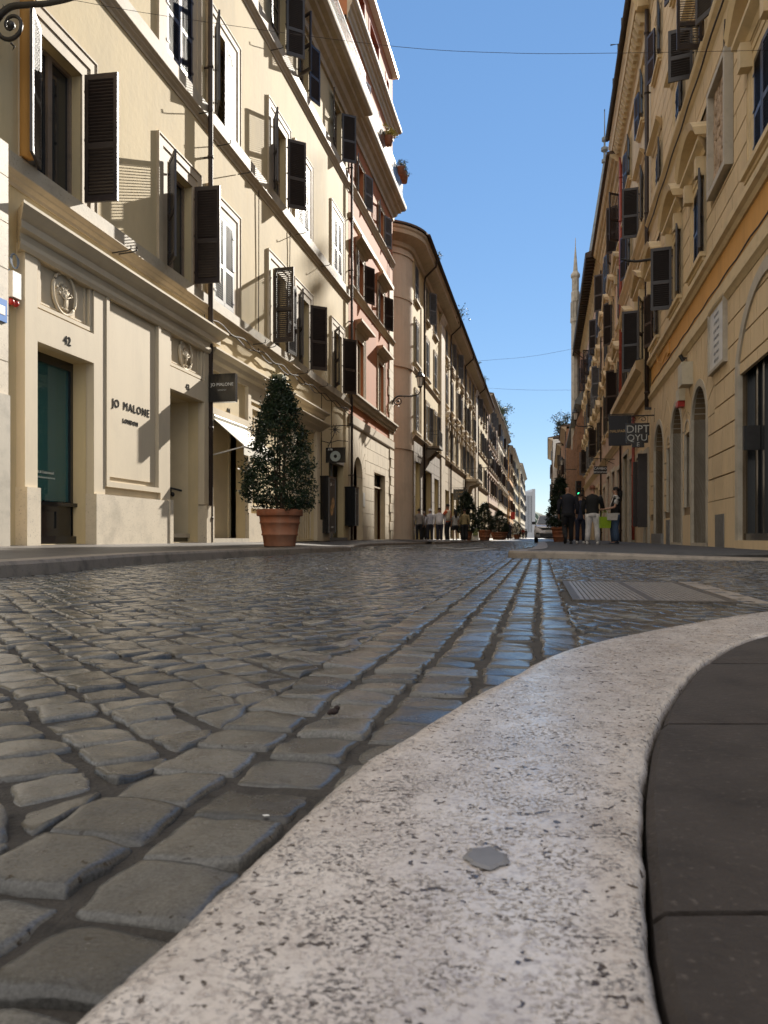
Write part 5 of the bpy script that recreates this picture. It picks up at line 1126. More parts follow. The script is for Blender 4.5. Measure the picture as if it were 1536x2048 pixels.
# ---------------------------------------------------------------- things in the street
def at(px, Y, z): return ((px-768)/FPX*Y, Y, z)
def ptext(txt, size, m, parent, F_, s, o, z, depth=.002, name='lettering', **kw):
    """lettering on a board square to the facade, facing back down the street to the camera"""
    me = text_mesh(txt, size, depth, **kw); me.materials.append(M[m] if isinstance(m, str) else m)
    mt = Matrix((Vector((0,-1,0)), Vector((0,0,1)), Vector((-1,0,0)))).transposed()
    ob = link(name, me, parent); ob.matrix_local = Matrix.Translation((s, F_.k*o, z)) @ mt.to_4x4(); return ob
def leaves(b, n, pos, size, rd, droop=.4):
    for _ in range(n):
        p = pos()
        if p is None: continue
        a, e = rd.uniform(0, 6.283), rd.uniform(-1.2, .9)
        d = Vector((math.cos(a)*math.cos(e), math.sin(a)*math.cos(e), math.sin(e))); u = d.cross(Vector((rd.uniform(-1,1), rd.uniform(-1,1), rd.uniform(-1,1)))).normalized()
        L_ = size*rd.uniform(.7, 1.3); w_ = L_*.22; c = Vector(p); up = d.cross(u)*L_*.12
        i = [b.pt(q) for q in (c, c+d*L_*.35+u*w_+up, c+d*L_, c+d*L_*.35-u*w_+up)]; b.f.append([i[0], i[1], i[2], i[3]]); b.m.append(0)
def potted_tree(loc, label, group, hpot=.69, rt=.42, H=2.45, R=.66, seed=1, n=5200, lsize=.075, square=False):
    t = thing('potted_tree', label, 'potted tree', loc, 0, group); rd = random.Random(seed)
    b = MB(); k = rt/.42
    pr_ = [(0,0),(.28,0),(.29,.02),(.315,.20),(.335,.21),(.335,.235),(.325,.245),(.355,.42),(.37,.43),(.37,.455),(.36,.465),(.375,.56),(.41,.565),(.425,.58),(.425,.67),(.415,.69),(.385,.69),(.37,.62),(0,.61)]
    b.lathe([(max(.001, r*k), z*hpot/.69) for r, z in pr_], (0,0,0), 32 if not square else 4); link('pot', b.mesh('pot', 'terra', not square), t)
    b = MB(); b.lathe([(.001, hpot-.08), (.38*k, hpot-.075), (.37*k, hpot-.06), (.1, hpot-.04), (.001, hpot-.04)], (0,0,0), 20); link('soil', b.mesh('soil', 'soil', True), t)
    b = MB()
    for i in range(5):
        a = i*1.3; q = [(.06*math.cos(a), .06*math.sin(a), hpot-.06), (.09*math.cos(a+.3), .09*math.sin(a+.3), hpot+.35), (.12*math.cos(a+.5), .12*math.sin(a), hpot+H*.45), (.05*math.cos(a), .05*math.sin(a), hpot+H*.8)]
        b.tube(q, [.028, .022, .014, .006], 6)
    for i in range(60):
        z = hpot+rd.uniform(.15, H*.85); a = rd.uniform(0, 6.28); r = prof(z-hpot, H, R)*rd.uniform(.6, .95); b.tube([(0, 0, z-.1), (r*.5*math.cos(a), r*.5*math.sin(a), z+.02), (r*math.cos(a), r*math.sin(a), z+.02)], [.010, .007, .003], 4, False)
    link('trunk', b.mesh('trunk', 'bark'), t)
    b = MB(); ph = [rd.uniform(0, 6.28) for _ in range(4)]
    clumps = []
    for _ in range(330):
        z = rd.random()**1.15*H*.97+.02; a = rd.uniform(0, 6.283); r = prof(z, H, R)*(.55+.45*math.sqrt(rd.random()))*(1+.10*math.sin(2*a+ph[0]+z*2)+.07*math.sin(3*a+ph[1]-z*4))
        clumps.append((r*math.cos(a), r*math.sin(a), hpot+z, rd.uniform(.06, .13)))
    def pos():
        c = rd.choice(clumps); return (c[0]+rd.gauss(0, c[3]*.62), c[1]+rd.gauss(0, c[3]*.62), max(hpot-.06, c[2]+rd.gauss(0, c[3]*.62)))
    leaves(b, n*2, pos, lsize*.92, rd); link('crown', b.mesh('crown', 'leaf', recalc=False), t); return t
def prof(z, H, R):
    x = z/H
    return R*float(np.interp(x, [0, .04, .10, .17, .30, .55, .78, .92, 1.0], [.55, .86, 1.0, .97, .84, .66, .47, .24, .05]))
potted_tree((-2.03, 15.0, -.174), 'tall dark laurel cone in a terracotta pot on the left pavement by the awning', 'potted laurels along the kerbs', .72, .445, 2.55, .69, n=6800)
def pot2(px, Y, label, H, R, hp=.69, rt=.42, seed=2, n=2200, square=False):
    x, y, _ = at(px, Y, 0); potted_tree((x, y, -.2), label, 'potted laurels along the kerbs', hp, rt, H, R, seed, n, .12, square)
pot2(1120, 36, 'dark laurel in a terracotta pot beside the white car', 2.35, .62, seed=3, n=3000)
pot2(932, 51, 'large dark laurel bush behind the group of pedestrians', 2.6, 1.0, .6, .45, 4, 3600)
pot2(969, 61, 'slender laurel in a terracotta pot right of the white trestle', 2.2, .8, .8, .55, 5, 2600)
pot2(998, 70, 'broad laurel in a long terracotta trough further up the left kerb', 1.9, 1.0, .7, .8, 6, 2600)
pot2(1034, 125, 'distant potted shrub at the left kerb near the street end', 2.0, 1.2, .7, .6, 7, 1600)
# ---- hanging shop signs
g = fa.root('hanging_sign', 'black box sign with white JO MALONE lettering over the passage', 'sign', s=15.95, o=0, z=3.3, group='shop signs square to the walls')
b = MB(-1); b.box(-.07, .07, .17, .78, -.32, .30); link('board', b.mesh('board', 'black'), g)
b = MB(-1); b.tube([(0, 0, .26), (0, .2, .26)], .016, 6); b.tube([(0, 0, -.30), (0, .2, -.30)], .016, 6); b.tube([(0, .01, .34), (0, .01, -.4)], .02, 6); link('bracket', b.mesh('bracket', 'iron'), g)
ptext('JO MALONE', .098, 'white', g, fa, -.0725, .475, .06); ptext('LONDON', .045, 'letter', g, fa, -.0725, .475, -.06)
g = fa.root('hanging_sign', 'dark sign with a grey ring hanging from a thin iron arm over the bakery', 'sign', s=25.35, o=0, z=2.8, group='shop signs square to the walls')
b = MB(-1); b.box(-.03, .03, .18, .86, -.26, .26); link('board', b.mesh('board', 'black'), g)
b = MB(-1); R_ = []
for i in range(24):
    t0, t1 = 6.2832*i/24, 6.2832*(i+1)/24
    b.face([(-.034, .52+.06*math.cos(t0), -.04+.06*math.sin(t0)), (-.034, .52+.06*math.cos(t1), -.04+.06*math.sin(t1)), (-.036, .52+.18*math.cos(t1), -.04+.18*math.sin(t1)), (-.036, .52+.18*math.cos(t0), -.04+.18*math.sin(t0))])
link('ring', b.mesh('ring', plain('grey ring', (.30, .34, .32), .5)), g)
ptext('ATB', .09, 'white', g, fa, -.034, .34, .19)
b = MB(-1); b.tube([(0, 0, .50), (0, .3, .42), (0, .6, .50), (0, .95, .46)], .014, 6); b.tube([(0, .25, .42), (0, .25, .26)], .008, 5); b.tube([(0, .78, .48), (0, .78, .26)], .008, 5); b.tube([(0, .02, .6), (0, .02, .1)], .015, 6); link('bracket', b.mesh('bracket', 'iron'), g)
g = fr.root('hanging_sign', 'black cut-out sign with large grey letters on a scrolled iron bracket', 'sign', s=25.95, o=0, z=3.3, group='shop signs square to the walls')
b = MB(1)
for y0, y1, z0, z1 in ((.20, .92, -.02, .38), (.24, .92, -.26, -.02), (.36, .74, -.40, -.26)): b.box(-.03, .03, y0, y1, z0, z1)
link('board', b.mesh('board', 'black'), g)
ptext('DIPT', .34, 'letter', g, fr, -.034, .56, .18); ptext('QYU', .30, 'letter', g, fr, -.034, .58, -.10); ptext('E', .20, 'letter', g, fr, -.034, .55, -.31)
b = MB(1); b.tube([(0, 0, .62), (0, .95, .62)], .022, 6); b.box(-.02, .02, .0, .05, .4, .85); b.box(-.02, .02, .14, .34, .80, .88)
for q in (.4, .7): b.tube([(0, q+.13*math.cos(i*.5)*(1-i/18), .50+.10*math.sin(i*.5)*(1-i/18)) for i in range(16)], .012, 5)
for q in (.25, .88): b.tube([(0, q, .62), (0, q, .38)], .01, 5)
link('bracket', b.mesh('bracket', 'iron'), g)
g = fs.root('hanging_sign', 'plain dark square sign with thin pale script behind the cut-out letter sign', 'sign', s=31.0, o=0, z=4.1, group='shop signs square to the walls')
b = MB(1); b.box(-.05, .05, .25, 1.08, -.55, .62); link('board', b.mesh('board', plain('blue black board', (.012, .013, .02), .5)), g)
ptext('MALIPARMI', .15, 'lettg', g, fs, -.055, .68, .0)
b = MB(1); b.tube([(0, 0, .66), (0, 1.1, .66)], .02, 6); b.tube([(0, 0, -.5), (0, .28, -.5)], .02, 6); link('bracket', b.mesh('bracket', 'iron'), g)
fq = F('R', 3.4, 1095, 36.75, -.19)
g = fq.root('hanging_sign', 'small dark money changer sign reading CAMBIO on a thin arm', 'sign', s=41.5, o=0, z=3.5, group='shop signs square to the walls')
b = MB(1); b.box(-.04, .04, .38, 1.05, -.2, .2); link('board', b.mesh('board', 'black'), g)
ptext('CAMBIO', .17, 'white', g, fq, -.045, .715, .08); ptext('EXCHANGE', .125, 'white', g, fq, -.045, .715, -.10)
b = MB(1); b.tube([(0, 0, .55), (0, 1.1, .62)], .018, 6); b.tube([(0, 0, .3), (0, .5, .55)], .014, 6); b.tube([(0, .45, .57), (0, .45, .2)], .01, 5); b.tube([(0, .98, .6), (0, .98, .2)], .01, 5); link('bracket', b.mesh('bracket', 'iron'), g)
g = fc.root('hanging_sign', 'dark sign with gold lettering below the balcony of the yellow palazzo', 'sign', s=60.5, o=0, z=3.4, group='shop signs square to the walls')
b = MB(-1); b.box(-.05, .05, .3, 1.4, -.45, .4); b.extr([(0,0),(0,.01),(.01,0)], 0, .01); link('board', b.mesh('board', 'black'), g)
ptext('CAFFE', .2, 'lettg', g, fc, -.056, .85, .15); ptext('BAR', .18, 'lettg', g, fc, -.056, .85, -.15)
b = MB(-1); b.tube([(0, 0, .5), (0, 1.4, .5)], .02, 6); link('bracket', b.mesh('bracket', 'iron'), g)
# ---- wrought-iron wall lamps
def wall_lamp(f, s, z, label, arm=1.35, rise=.25, lantern=True, group='wrought-iron wall lamps'):
    g = f.root('wall_lamp', label, 'street lamp', s=s, o=0, z=z, group=group); k = f.k
    b = MB(k); b.box(-.05, .05, 0, .03, -.45, .4)
    P = [(0, .02, -.28), (0, .10, -.05), (0, .32, .12), (0, .6, .12), (0, .95, .10), (0, arm-.12, .16), (0, arm, rise)]
    b.tube([tuple(v) for v in spline(P, 24)], [.05-.022*i/23 for i in range(24)], 8)
    b.tube([(0, .35+.24*(1-i/34)*math.cos(2.2+i*.33), -.12+.24*(1-i/34)*math.sin(2.2+i*.33)) for i in range(30)], [.034-.018*i/29 for i in range(30)], 6)
    b.ball((0, .35, -.12), .055, 8)
    for y, z_, d in ((.62, .12, -.12), (.95, .1, .12), (.2, .05, .13), (.35, -.36, -.1), (.1, -.3, -.12)): b.tube([(0, y, z_), (0, y+.05, z_+d*.5), (0, y+.02, z_+d)], [.018, .012, .003], 5)
    link('arm', b.mesh('arm', 'iron', True), g)
    if lantern:
        b = MB(k); b.tube([(0, arm, rise), (0, arm, rise+.22)], .025, 6); b.lathe([(.05, rise+.2), (.12, rise+.24), (.12, rise+.26), (.02, rise+.28)], (0, arm, 0), 12)
        b.lathe([(.24, rise+.74), (.25, rise+.76), (.14, rise+.90), (.12, rise+.98), (.05, rise+1.02), (.02, rise+1.12), (.001, rise+1.2)], (0, arm, 0), 12)
        for i in range(6):
            t = 6.2832*i/6; b.tube([(.115*math.cos(t), arm+.115*math.sin(t), rise+.26), (.19*math.cos(t), arm+.19*math.sin(t), rise+.74)], .010, 4)
        link('cap', b.mesh('cap', 'iron'), g)
        b = MB(k); b.lathe([(.105, rise+.27), (.18, rise+.73)], (0, arm, 0), 6); link('glass', b.mesh('glass', mat('milky lamp glass', (.62, .60, .56), .25, .05, 4)), g)
    return g
wall_lamp(fa, 9.15, 7.0, 'black scrolled iron lamp arm in the top left corner', 1.5, .45)
wall_lamp(fb, 38.2, 7.0, 'black iron lamp with a milky lantern on the corner of the orange building', 1.45, .30)
wall_lamp(fr, 22.9, 7.75, 'black scrolled iron lamp arm against the shutters of the tan palazzo', 1.35, .2, False)
wall_lamp(fc, 85.5, 7.6, 'small distant iron lamp with lantern past the balcony of the yellow palazzo', 1.6, .3)
f4 = F('R', 3.4, 1095, 50)
wall_lamp(f4, 58, 8.0, 'distant iron lamp arm below the deep wooden eave', 1.4, .35)
wall_lamp(f4, 78, 6.6, 'far iron lamp arm on the brick church', 2.0, .3)
# ---- awning of number 44
g = fa.root('awning', 'white canvas awning pulled out over the doorway numbered 44', 'awning', s=17.35, o=0, z=2.72)
b = MB(-1); hw = 1.0; N = 10
b.hexa([(-hw,.03,0), (hw,.03,0), (hw,.80,-.66), (-hw,.80,-.66), (-hw,.03,.02), (hw,.03,.02), (hw,.81,-.64), (-hw,.81,-.64)]); b.hexa([(-hw,.79,-.86), (hw,.79,-.86), (hw,.805,-.86), (-hw,.805,-.86), (-hw,.79,-.66), (hw,.79,-.66), (hw,.805,-.65), (-hw,.805,-.65)])
link('canvas', b.mesh('canvas', 'awn'), g)
b = MB(-1); b.tube([(-hw-.03, .80, -.66), (hw+.03, .80, -.66)], .022, 8)
for x in (-hw+.02, hw-.02): b.tube([(x, .02, -.85), (x, .79, -.67)], .016, 6)
b.tube([(-hw, .05, .04), (hw, .05, .04)], .05, 8); link('bar', b.mesh('bar', 'white'), g)
# ---- display boxes of the bakery
def display(s, s2, z0, z1, dp, label, m='poster'):
    g = fa.root('display_box', label, 'display box', s=s, o=0, z=z0, group='wall display boxes of the bakery'); w_, h = s2-s, z1-z0
    b = MB(-1); b.box(0, w_, .01, dp, 0, h); b.box(-.02, w_+.02, .0, dp+.03, h, h+.05); link('case', b.mesh('case', 'black'), g)
    b = MB(-1); frame_rect(b, .0, w_, .0, h, dp, .04, .02); link('frame', b.mesh('frame', 'metalg'), g)
    b = MB(-1); b.box(.05, w_-.05, dp, dp+.006, .05, h-.05); link('poster', b.mesh('poster', plain('dark poster', (.03, .028, .025), .3)), g)
    return g, w_, h, dp
g, w_, h, dp = display(25.25, 26.15, .15, 2.05, .30, 'black display box with a poster of two pastries beside the bakery window')
M['pastry'] = mat('pastry print', (.55, .33, .15), .5, .2, 20)
for cx, cz in ((w_*.42, h*.42), (w_*.6, h*.55)):
    b = MB(-1)
    for i in range(20):
        t0, t1 = 6.2832*i/20, 6.2832*(i+1)/20
        b.face([(cx+.05*math.cos(t0), dp+.009, cz+.05*math.sin(t0)), (cx+.05*math.cos(t1), dp+.009, cz+.05*math.sin(t1)), (cx+.19*math.cos(t1), dp+.009, cz+.19*math.sin(t1)), (cx+.19*math.cos(t0), dp+.009, cz+.19*math.sin(t0))])
    link('pastry', b.mesh('pastry', 'pastry'), g)
def rtext(t, size, m, g, x, y, z):
    me = text_mesh(t, size, .001); me.materials.append(M[m]); mt = Matrix((Vector((1,0,0)), Vector((0,0,1)), Vector((0,-1,0)))).transposed()
    ob = link('lettering', me, g); ob.matrix_local = Matrix.Translation((x, -y, z)) @ mt.to_4x4()
rtext('atb', .16, 'white', g, w_*.3, dp+.01, h-.22); rtext('cafe', .09, 'letter', g, w_*.65, dp+.01, h-.22); rtext('BAKERY', .07, 'white', g, w_*.5, dp+.01, .2)
g, w_, h, dp = display(28.62, 29.1, .45, 1.9, .42, 'narrow black menu box at the end of the bakery by the drainpipe')
for i in range(8):
    rtext('menu  -----' if i == 0 else '- - - - -', .06, 'white', g, w_*.5, dp+.01, h-.2-i*.14)
# ---- small fittings on the cream wall
g = fa.root('junction_box', 'small green grey junction box under the string course', 'box', s=20.6, o=0, z=4.35)
b = MB(-1); b.box(-.16, .16, 0, .3, -.2, .2); link('case', b.mesh('case', plain('green grey box', (.16, .18, .13))), g)
b = MB(-1); b.box(-.1, .1, .3, .31, -.1, .1); link('lid', b.mesh('lid', plain('dark lid', (.05, .06, .05))), g)
g = fz.root('street_sign', 'blue and white enamel sign on the pale stone pier', 'sign', s=8.78, o=.30, z=3.02)
b = MB(-1); b.box(-.5, .33, 0, .02, -.15, .15); link('plate', b.mesh('plate', 'blue'), g); b = MB(-1); b.box(-.5, .29, .02, .023, -.06, .06); link('stripe', b.mesh('stripe', 'white'), g)
g = fa.root('wall_siren', 'cream alarm siren with red lamps and coiled cable by the pier', 'siren', s=9.55, o=.02, z=3.55)
b = MB(-1); b.box(-.09, .09, 0, .12, -.2, .16); link('case', b.mesh('case', 'shutw'), g); b = MB(-1); b.ball((-.05, .06, -.26), .05, 8); b.ball((.05, .06, -.26), .05, 8); link('lamp', b.mesh('lamp', 'red', True), g)
b = MB(-1); b.tube([(.10*math.cos(i*.6)*(1-.01*i), .08, .32+.10*math.sin(i*.6)) for i in range(40)], .010, 5); b.tube([(-.05, .03, .2), (-.1, .03, -1.0), (-.06, .03, -3.2)], .014, 5); link('cable', b.mesh('cable', plain('blue grey cable', (.20, .24, .30))), g)
g = fa.root('scroll_bracket', 'wrought-iron star bracket on the wall above the bakery sign', 'bracket', s=25.9, o=0, z=3.75)
b = MB(-1); b.tube([(0, 0, .1), (0, .5, .14), (0, 1.0, .12)], .016, 6); b.tube([(0, 1.0, .12), (0, 1.0, .05)], .012, 5)
for i in range(10): t = i*.628; b.tube([(0, .35, .0), (.05*math.cos(3*t), .35+.22*math.cos(t), .22*math.sin(t))], [.018, .004], 5)
b.tube([(0, .1, -.6), (0, .3, -.2), (0, .35, 0)], .014, 6); link('arm', b.mesh('arm', 'iron'), g)
# ---- flower pots and roof greenery
def shrub(name, label, cat, loc, r, n, m, size, seed, sz=1, group=None, pot=None):
    t = thing(name, label, cat, loc, 0, group); rd = random.Random(seed); b = MB()
    if pot: bb = MB(); bb.lathe([(.001, -.24*pot), (.10*pot, -.24*pot), (.14*pot, 0), (.15*pot, .02), (.12*pot, .0), (.001, -.02)], (0,0,0), 14); link('pot', bb.mesh('pot', 'terra', True), t)
    cl = [(rd.gauss(0, r*.45), rd.gauss(0, r*.45), abs(rd.gauss(0, r*.5*sz))+r*.2) for _ in range(40)]
    def pos(): c = rd.choice(cl); return (c[0]+rd.gauss(0, r*.14), c[1]+rd.gauss(0, r*.14), c[2]+rd.gauss(0, r*.14))
    leaves(b, n, pos, size, rd); link('foliage', b.mesh('foliage', m, recalc=False), t)
    if not pot: bb = MB(); bb.tube([(0,0,-.4), (.02,0,r*.3), (0,.03,r*.8)], [r*.06, r*.05, r*.02], 6); link('stem', bb.mesh('stem', 'bark'), t)
    return t
shrub('flower_pot', 'yellow flowering pot on the upper balcony rail of the orange building', 'flower pot', fb.w(34.0, .66, 18.0), .32, 420, 'leaf3', .10, 21, group='flower pots on the balcony rail', pot=1.5)
for i, s in enumerate((37.2, 37.7, 38.2)): shrub('flower_pot', ('first', 'middle', 'last')[i]+' of three small green pots at the far end of the balcony rail', 'flower pot', fb.w(s, .66, 18.15-.0*i), .24, 200, 'leaf2', .10, 30+i, group='flower pots on the balcony rail', pot=1.3)
fg = F('L', 7.5, 1088, 126)
for i in range(9):
    s = 127+4.1*i; shrub('roof_shrub', 'green shrub in the roof garden of the cream town house, '+('nearest', 'second', 'third', 'fourth', 'middle', 'sixth', 'seventh', 'eighth', 'farthest')[i]+' of nine', 'shrub', fg.w(s, -.2, 20.2), [1.5, 1.9, 1.2, 1.0, 1.4, 1.1, .9, 1.3, .8][i], 700, 'leaf2', .32, 40+i, 1.1, group='roof garden shrubs')
for i, (s, r, wd_) in enumerate(((46.5, .35, 'near the rounded corner'), (58, .45, 'beside the pilaster'), (59.5, .6, 'above the second drainpipe'), (76, .3, 'above the balcony'), (84.5, .45, 'near the far pilaster'))): shrub('roof_weed', 'weed tuft growing from the tile edge '+wd_, 'plant', fc.w(s, .85, 16.95), r, 160, 'leaf2', .16, 60+i, .8, group='weeds on the palazzo roof')
fh = F('R', 2.0, 1095, 112)
for i, (s, d_) in enumerate(((118, 'nearer'), (124, 'farther'))): shrub('roof_shrub', d_+' dark shrub on the low brown house past the church', 'shrub', fh.w(s, -.3, 16), 1.5, 900, 'leaf', .28, 70+i, 1.4, group='roof shrubs on the right')
# ---- wires across the street
def wire(name, label, P, r):
    b = MB(); b.tube([tuple(v) for v in spline(P, 30)], r, 5); tag(link(name, b.mesh(name, 'pipe')), label, 'wire')
wp = lambda px, py, Y: ((px-768)/FPX*Y, Y, (HOR-py)/FPX*Y)
wire('overhead_wire', 'thin wire crossing the sky high above the street', [wp(60, -16, 11.2), wp(331, 32, 11.4), wp(772, 91, 11.6), wp(1020, 106, 11.6), wp(1240, 106, 11.6), wp(1560, 100, 11.7)], .0035)
wire('overhead_wire', 'faint upper wire rising to the right over the far street', [wp(955, 722, 80), wp(1060, 713, 80), wp(1155, 696, 78)], .012)
wire('overhead_wire', 'faint lower wire hanging level over the far street', [wp(968, 776, 95), wp(1060, 780, 95), wp(1150, 780, 92)], .013)
# ---- traffic light
x, y, _ = at(1166, 45, 0)
g = thing('traffic_light', 'dark traffic light showing green behind the pedestrians', 'traffic light', (x, y, -.2))
b = MB(); b.tube([(0,0,0), (0,0,3.1)], .05, 8); link('pole', b.mesh('pole', 'iron'), g)
b = MB(); b.box(-.42, -.12, -.12, .12, 2.6, 3.5); b.box(-.14, .0, -.02, .02, 2.9, 2.96)
for i in range(3): b.lathe([(.001, 0)], (0,0,0), 3) if False else b.box(-.38, -.16, -.2, -.12, 2.82+.29*i, 2.86+.29*i)
link('housing', b.mesh('housing', 'iron'), g)
for i, (nm, c, e) in enumerate((('green_lamp', (.05, .9, .35), 1.5), ('amber_lamp', (.05, .03, .01), 0), ('red_lamp', (.06, .01, .01), 0))):
    b = MB(); z = 2.75+.29*i
    b.extr([(-.27+.07*math.cos(t*.5236), z+.07*math.sin(t*.5236)) for t in range(12)], -.135, -.12)
    link(nm, b.mesh(nm, mat(nm+' glass', c, .3, .02, 5, emis=(*c, 1, e) if e else None)), g)
# ---- white trestle sign and red flag further on
x, y, _ = at(948, 55, 0); g = thing('sign_stand', 'white folding trestle sign on the left kerb after the pedestrians', 'stand', (x, y, -.2), .2)
b = MB(); b.hexa([(-.25,-.35,0), (.25,-.35,0), (.25,-.33,0), (-.25,-.33,0), (-.2,-.06,1.1), (.2,-.06,1.1), (.2,-.04,1.1), (-.2,-.04,1.1)]); b.hexa([(-.25,.33,0), (.25,.33,0), (.25,.35,0), (-.25,.35,0), (-.2,.04,1.1), (.2,.04,1.1), (.2,.06,1.1), (-.2,.06,1.1)]); link('board', b.mesh('board', 'white'), g)
b = MB(); b.box(-.18, .18, -.37, -.30, .35, .85); link('notice', b.mesh('notice', plain('green notice', (.3, .35, .15))), g)
f9 = F('L', 7.3, 1088, 126)
g = f9.root('banner', 'red banner hanging from a house far up the left side', 'banner', s=168, o=0, z=5.2)
b = MB(-1); b.box(-.03, .03, .3, 1.2, -1.3, .3); link('cloth', b.mesh('cloth', 'red'), g); b = MB(-1); b.tube([(0, 0, .4), (0, 2.0, .4)], .05, 6); link('pole', b.mesh('pole', 'iron'), g)
# ---------------------------------------------------------------- people
def skin_mesh(name, V, Ed, Rr, m, levels=1, root=0):
    me = bpy.data.meshes.new(name); me.from_pydata(V, Ed, []); o = bpy.data.objects.new(name, me); COL.objects.link(o)
    sm = o.modifiers.new('skin', 'SKIN'); sm.use_smooth_shade = True
    sv = me.skin_vertices[0].data
    for i, r in enumerate(Rr):
        sv[i].radius = r if isinstance(r, tuple) else (r, r); sv[i].use_root = (i == root)
    ss = o.modifiers.new('sub', 'SUBSURF'); ss.levels = levels; ss.render_levels = levels
    dg = bpy.context.evaluated_depsgraph_get(); dg.update(); out = bpy.data.meshes.new_from_object(o.evaluated_get(dg))
    bpy.data.objects.remove(o); bpy.data.meshes.remove(me); out.materials.clear(); out.materials.append(M[m] if isinstance(m, str) else m); out.name = name
    out.polygons.foreach_set('use_smooth', [True]*len(out.polygons)); return out
M['skin'] = mat('skin', (.42, .24, .16), .55, .08, 12)
M['skin2'] = mat('tanned skin', (.30, .16, .10), .55, .08, 12)
def cloth(n, c): return mat(n, c, .85, .12, 12, .2, 60)
def person(loc, yaw, label, H=1.74, top=(.1,.1,.1), legs=(.02,.02,.025), shoe=(.5,.5,.5), hair=(.02,.015,.01), hairlen=0, armL=None, armR=None, stride=0., stanceW=.10, skin='skin', sleeves=True, bald=False, vest=None, belly=0, group='pedestrians', build=1.0, shorts=False, wide=0, kick=0, female=False):
    """faces local +y; arms are (elbow, wrist) in body units, joints scaled to a 1.74 m figure"""
    t = thing('person', label, 'person', loc, yaw, group); k = H/1.74; S = lambda p: (p[0]*k, p[1]*k, p[2]*k)
    sw = (.165 if female else .19)*build
    hipL, hipR = (-.09, 0, .90), (.09, 0, .90)
    anL, anR = (-stanceW, -.5*stride, .075+kick*.28), (stanceW, .5*stride, .075)
    knL, knR = (-(stanceW+.09)/2-.005, .03-.12*stride+(.06 if kick else 0), .49), (( stanceW+.09)/2+.005, .05+.28*stride, .49)
    if kick: anL = (-stanceW, -.42-.2*stride, .22)
    eL, wL = armL or ((-sw-.06, -.03, 1.13), (-sw-.05, .06, .88)); eR, wR = armR or ((sw+.06, -.03, 1.13), (sw+.05, .06, .88))
    J = [(0, 0, .93), (0, .0, 1.12), (0, -.01, 1.30), (0, -.01, 1.43), (0, .0, 1.52), (0, .015, 1.60), (0, .01, 1.69),
         (-sw+.045, -.01, 1.395), eL, wL, (sw-.045, -.01, 1.395), eR, wR, hipL, knL, anL, hipR, knR, anR,
         (anL[0]-.01, anL[1]+.13, max(.03, anL[2]-.05)), (anR[0]+.01, anR[1]+.13, .03)]
    rB = [.095, .085, .085, .055, .050, .082, .070, .042, .038, .028, .042, .038, .028, .070, .052, .038, .070, .052, .038, .03, .03]
    Ed = [(0,1),(1,2),(2,3),(3,4),(4,5),(5,6),(3,7),(7,8),(8,9),(3,10),(10,11),(11,12),(0,13),(13,14),(14,15),(0,16),(16,17),(17,18),(15,19),(18,20)]
    # hands: palm, four fingers of unequal length, and a thumb from the side of the palm, all in the same surface
    V = list(J); R_ = list(rB)
    for wi, el, sg in ((9, 8, -1), (12, 11, 1)):
        a, e = Vector(V[wi]), Vector(V[el]); d = (a-e).normalized(); side = d.cross(Vector((1, 0, 0) if abs(d.z) > .5 else (0, 0, 1))).normalized()
        p = len(V); V.append(tuple(a+d*.075)); R_.append((.036, .018)); Ed.append((wi, p))
        bend = Vector((-sg, 0, 0))*.015 if abs(d.z) > .5 else Vector((0, 0, -.03))
        for j, (off, ln) in enumerate(((-.03, .068), (-.010, .078), (.010, .074), (.03, .058))):
            q = len(V); V += [tuple(a+d*(.085+ln*.5)+side*off), tuple(a+d*(.085+ln)+side*off+bend)]; R_ += [.009, .0075]; Ed += [(p, q), (q, q+1)]
        q = len(V); V += [tuple(a+d*.055-side*.045), tuple(a+d*.095-side*.058)]; R_ += [.011, .009]; Ed += [(p, q), (q, q+1)]
    sc_ = lambda r: tuple(x*k for x in r) if isinstance(r, tuple) else (r*k, r*k)
    link('body', skin_mesh('body', [S(v) for v in V], Ed, [sc_(r) for r in R_], skin, 1), t)
    # face: nose, ears, eyes, mouth as features on the head
    b = MB(); hz = 1.635*k
    b.ball((0, .098*k, hz-.01*k), .016*k, 8, .8, 1.2, 1.5); b.ball((-.082*k, .005*k, hz), .02*k, 8, .5, .9, 1.5); b.ball((.082*k, .005*k, hz), .02*k, 8, .5, .9, 1.5)
    link('face', b.mesh('face', skin, True), t)
    b = MB()
    for x in (-.032, .032): b.ball((x*k, .082*k, hz+.012*k), .010*k, 6)
    b.box(-.024*k, .024*k, .086*k, .094*k, hz-.058*k, hz-.05*k); link('eyes', b.mesh('eyes', plain('dark eyes', (.02, .012, .01))), t)
    nm = '%.3f_%.3f_%.3f' % tuple(top)
    def loft(b, rings, n=16):
        R0 = [[b.pt(S((cx+hw*math.cos(6.2832*i/n)*(1 if abs(math.cos(6.2832*i/n)) < .9 else .97), cy+hd*math.sin(6.2832*i/n), z))) for i in range(n)] for z, cx, cy, hw, hd in rings]
        for a, c in zip(R0, R0[1:]):
            for i in range(n): b.f.append([a[i], a[(i+1)%n], c[(i+1)%n], c[i]]); b.m.append(0)
        b.f.append(R0[0][::-1]); b.f.append(R0[-1]); b.m += [0, 0]
    def limb(b, pts, rs): b.tube([S(q) for q in pts], [r*k for r in rs], 10)
    mid = lambda a, c, t: tuple(a[i]+(c[i]-a[i])*t for i in range(3))
    B_ = build; rd_ = random.Random(int(H*1000)+int(abs(loc[0])*100)); fold = lambda: rd_.uniform(-.006, .006)
    b = MB(); fem = .9 if female else 1.0
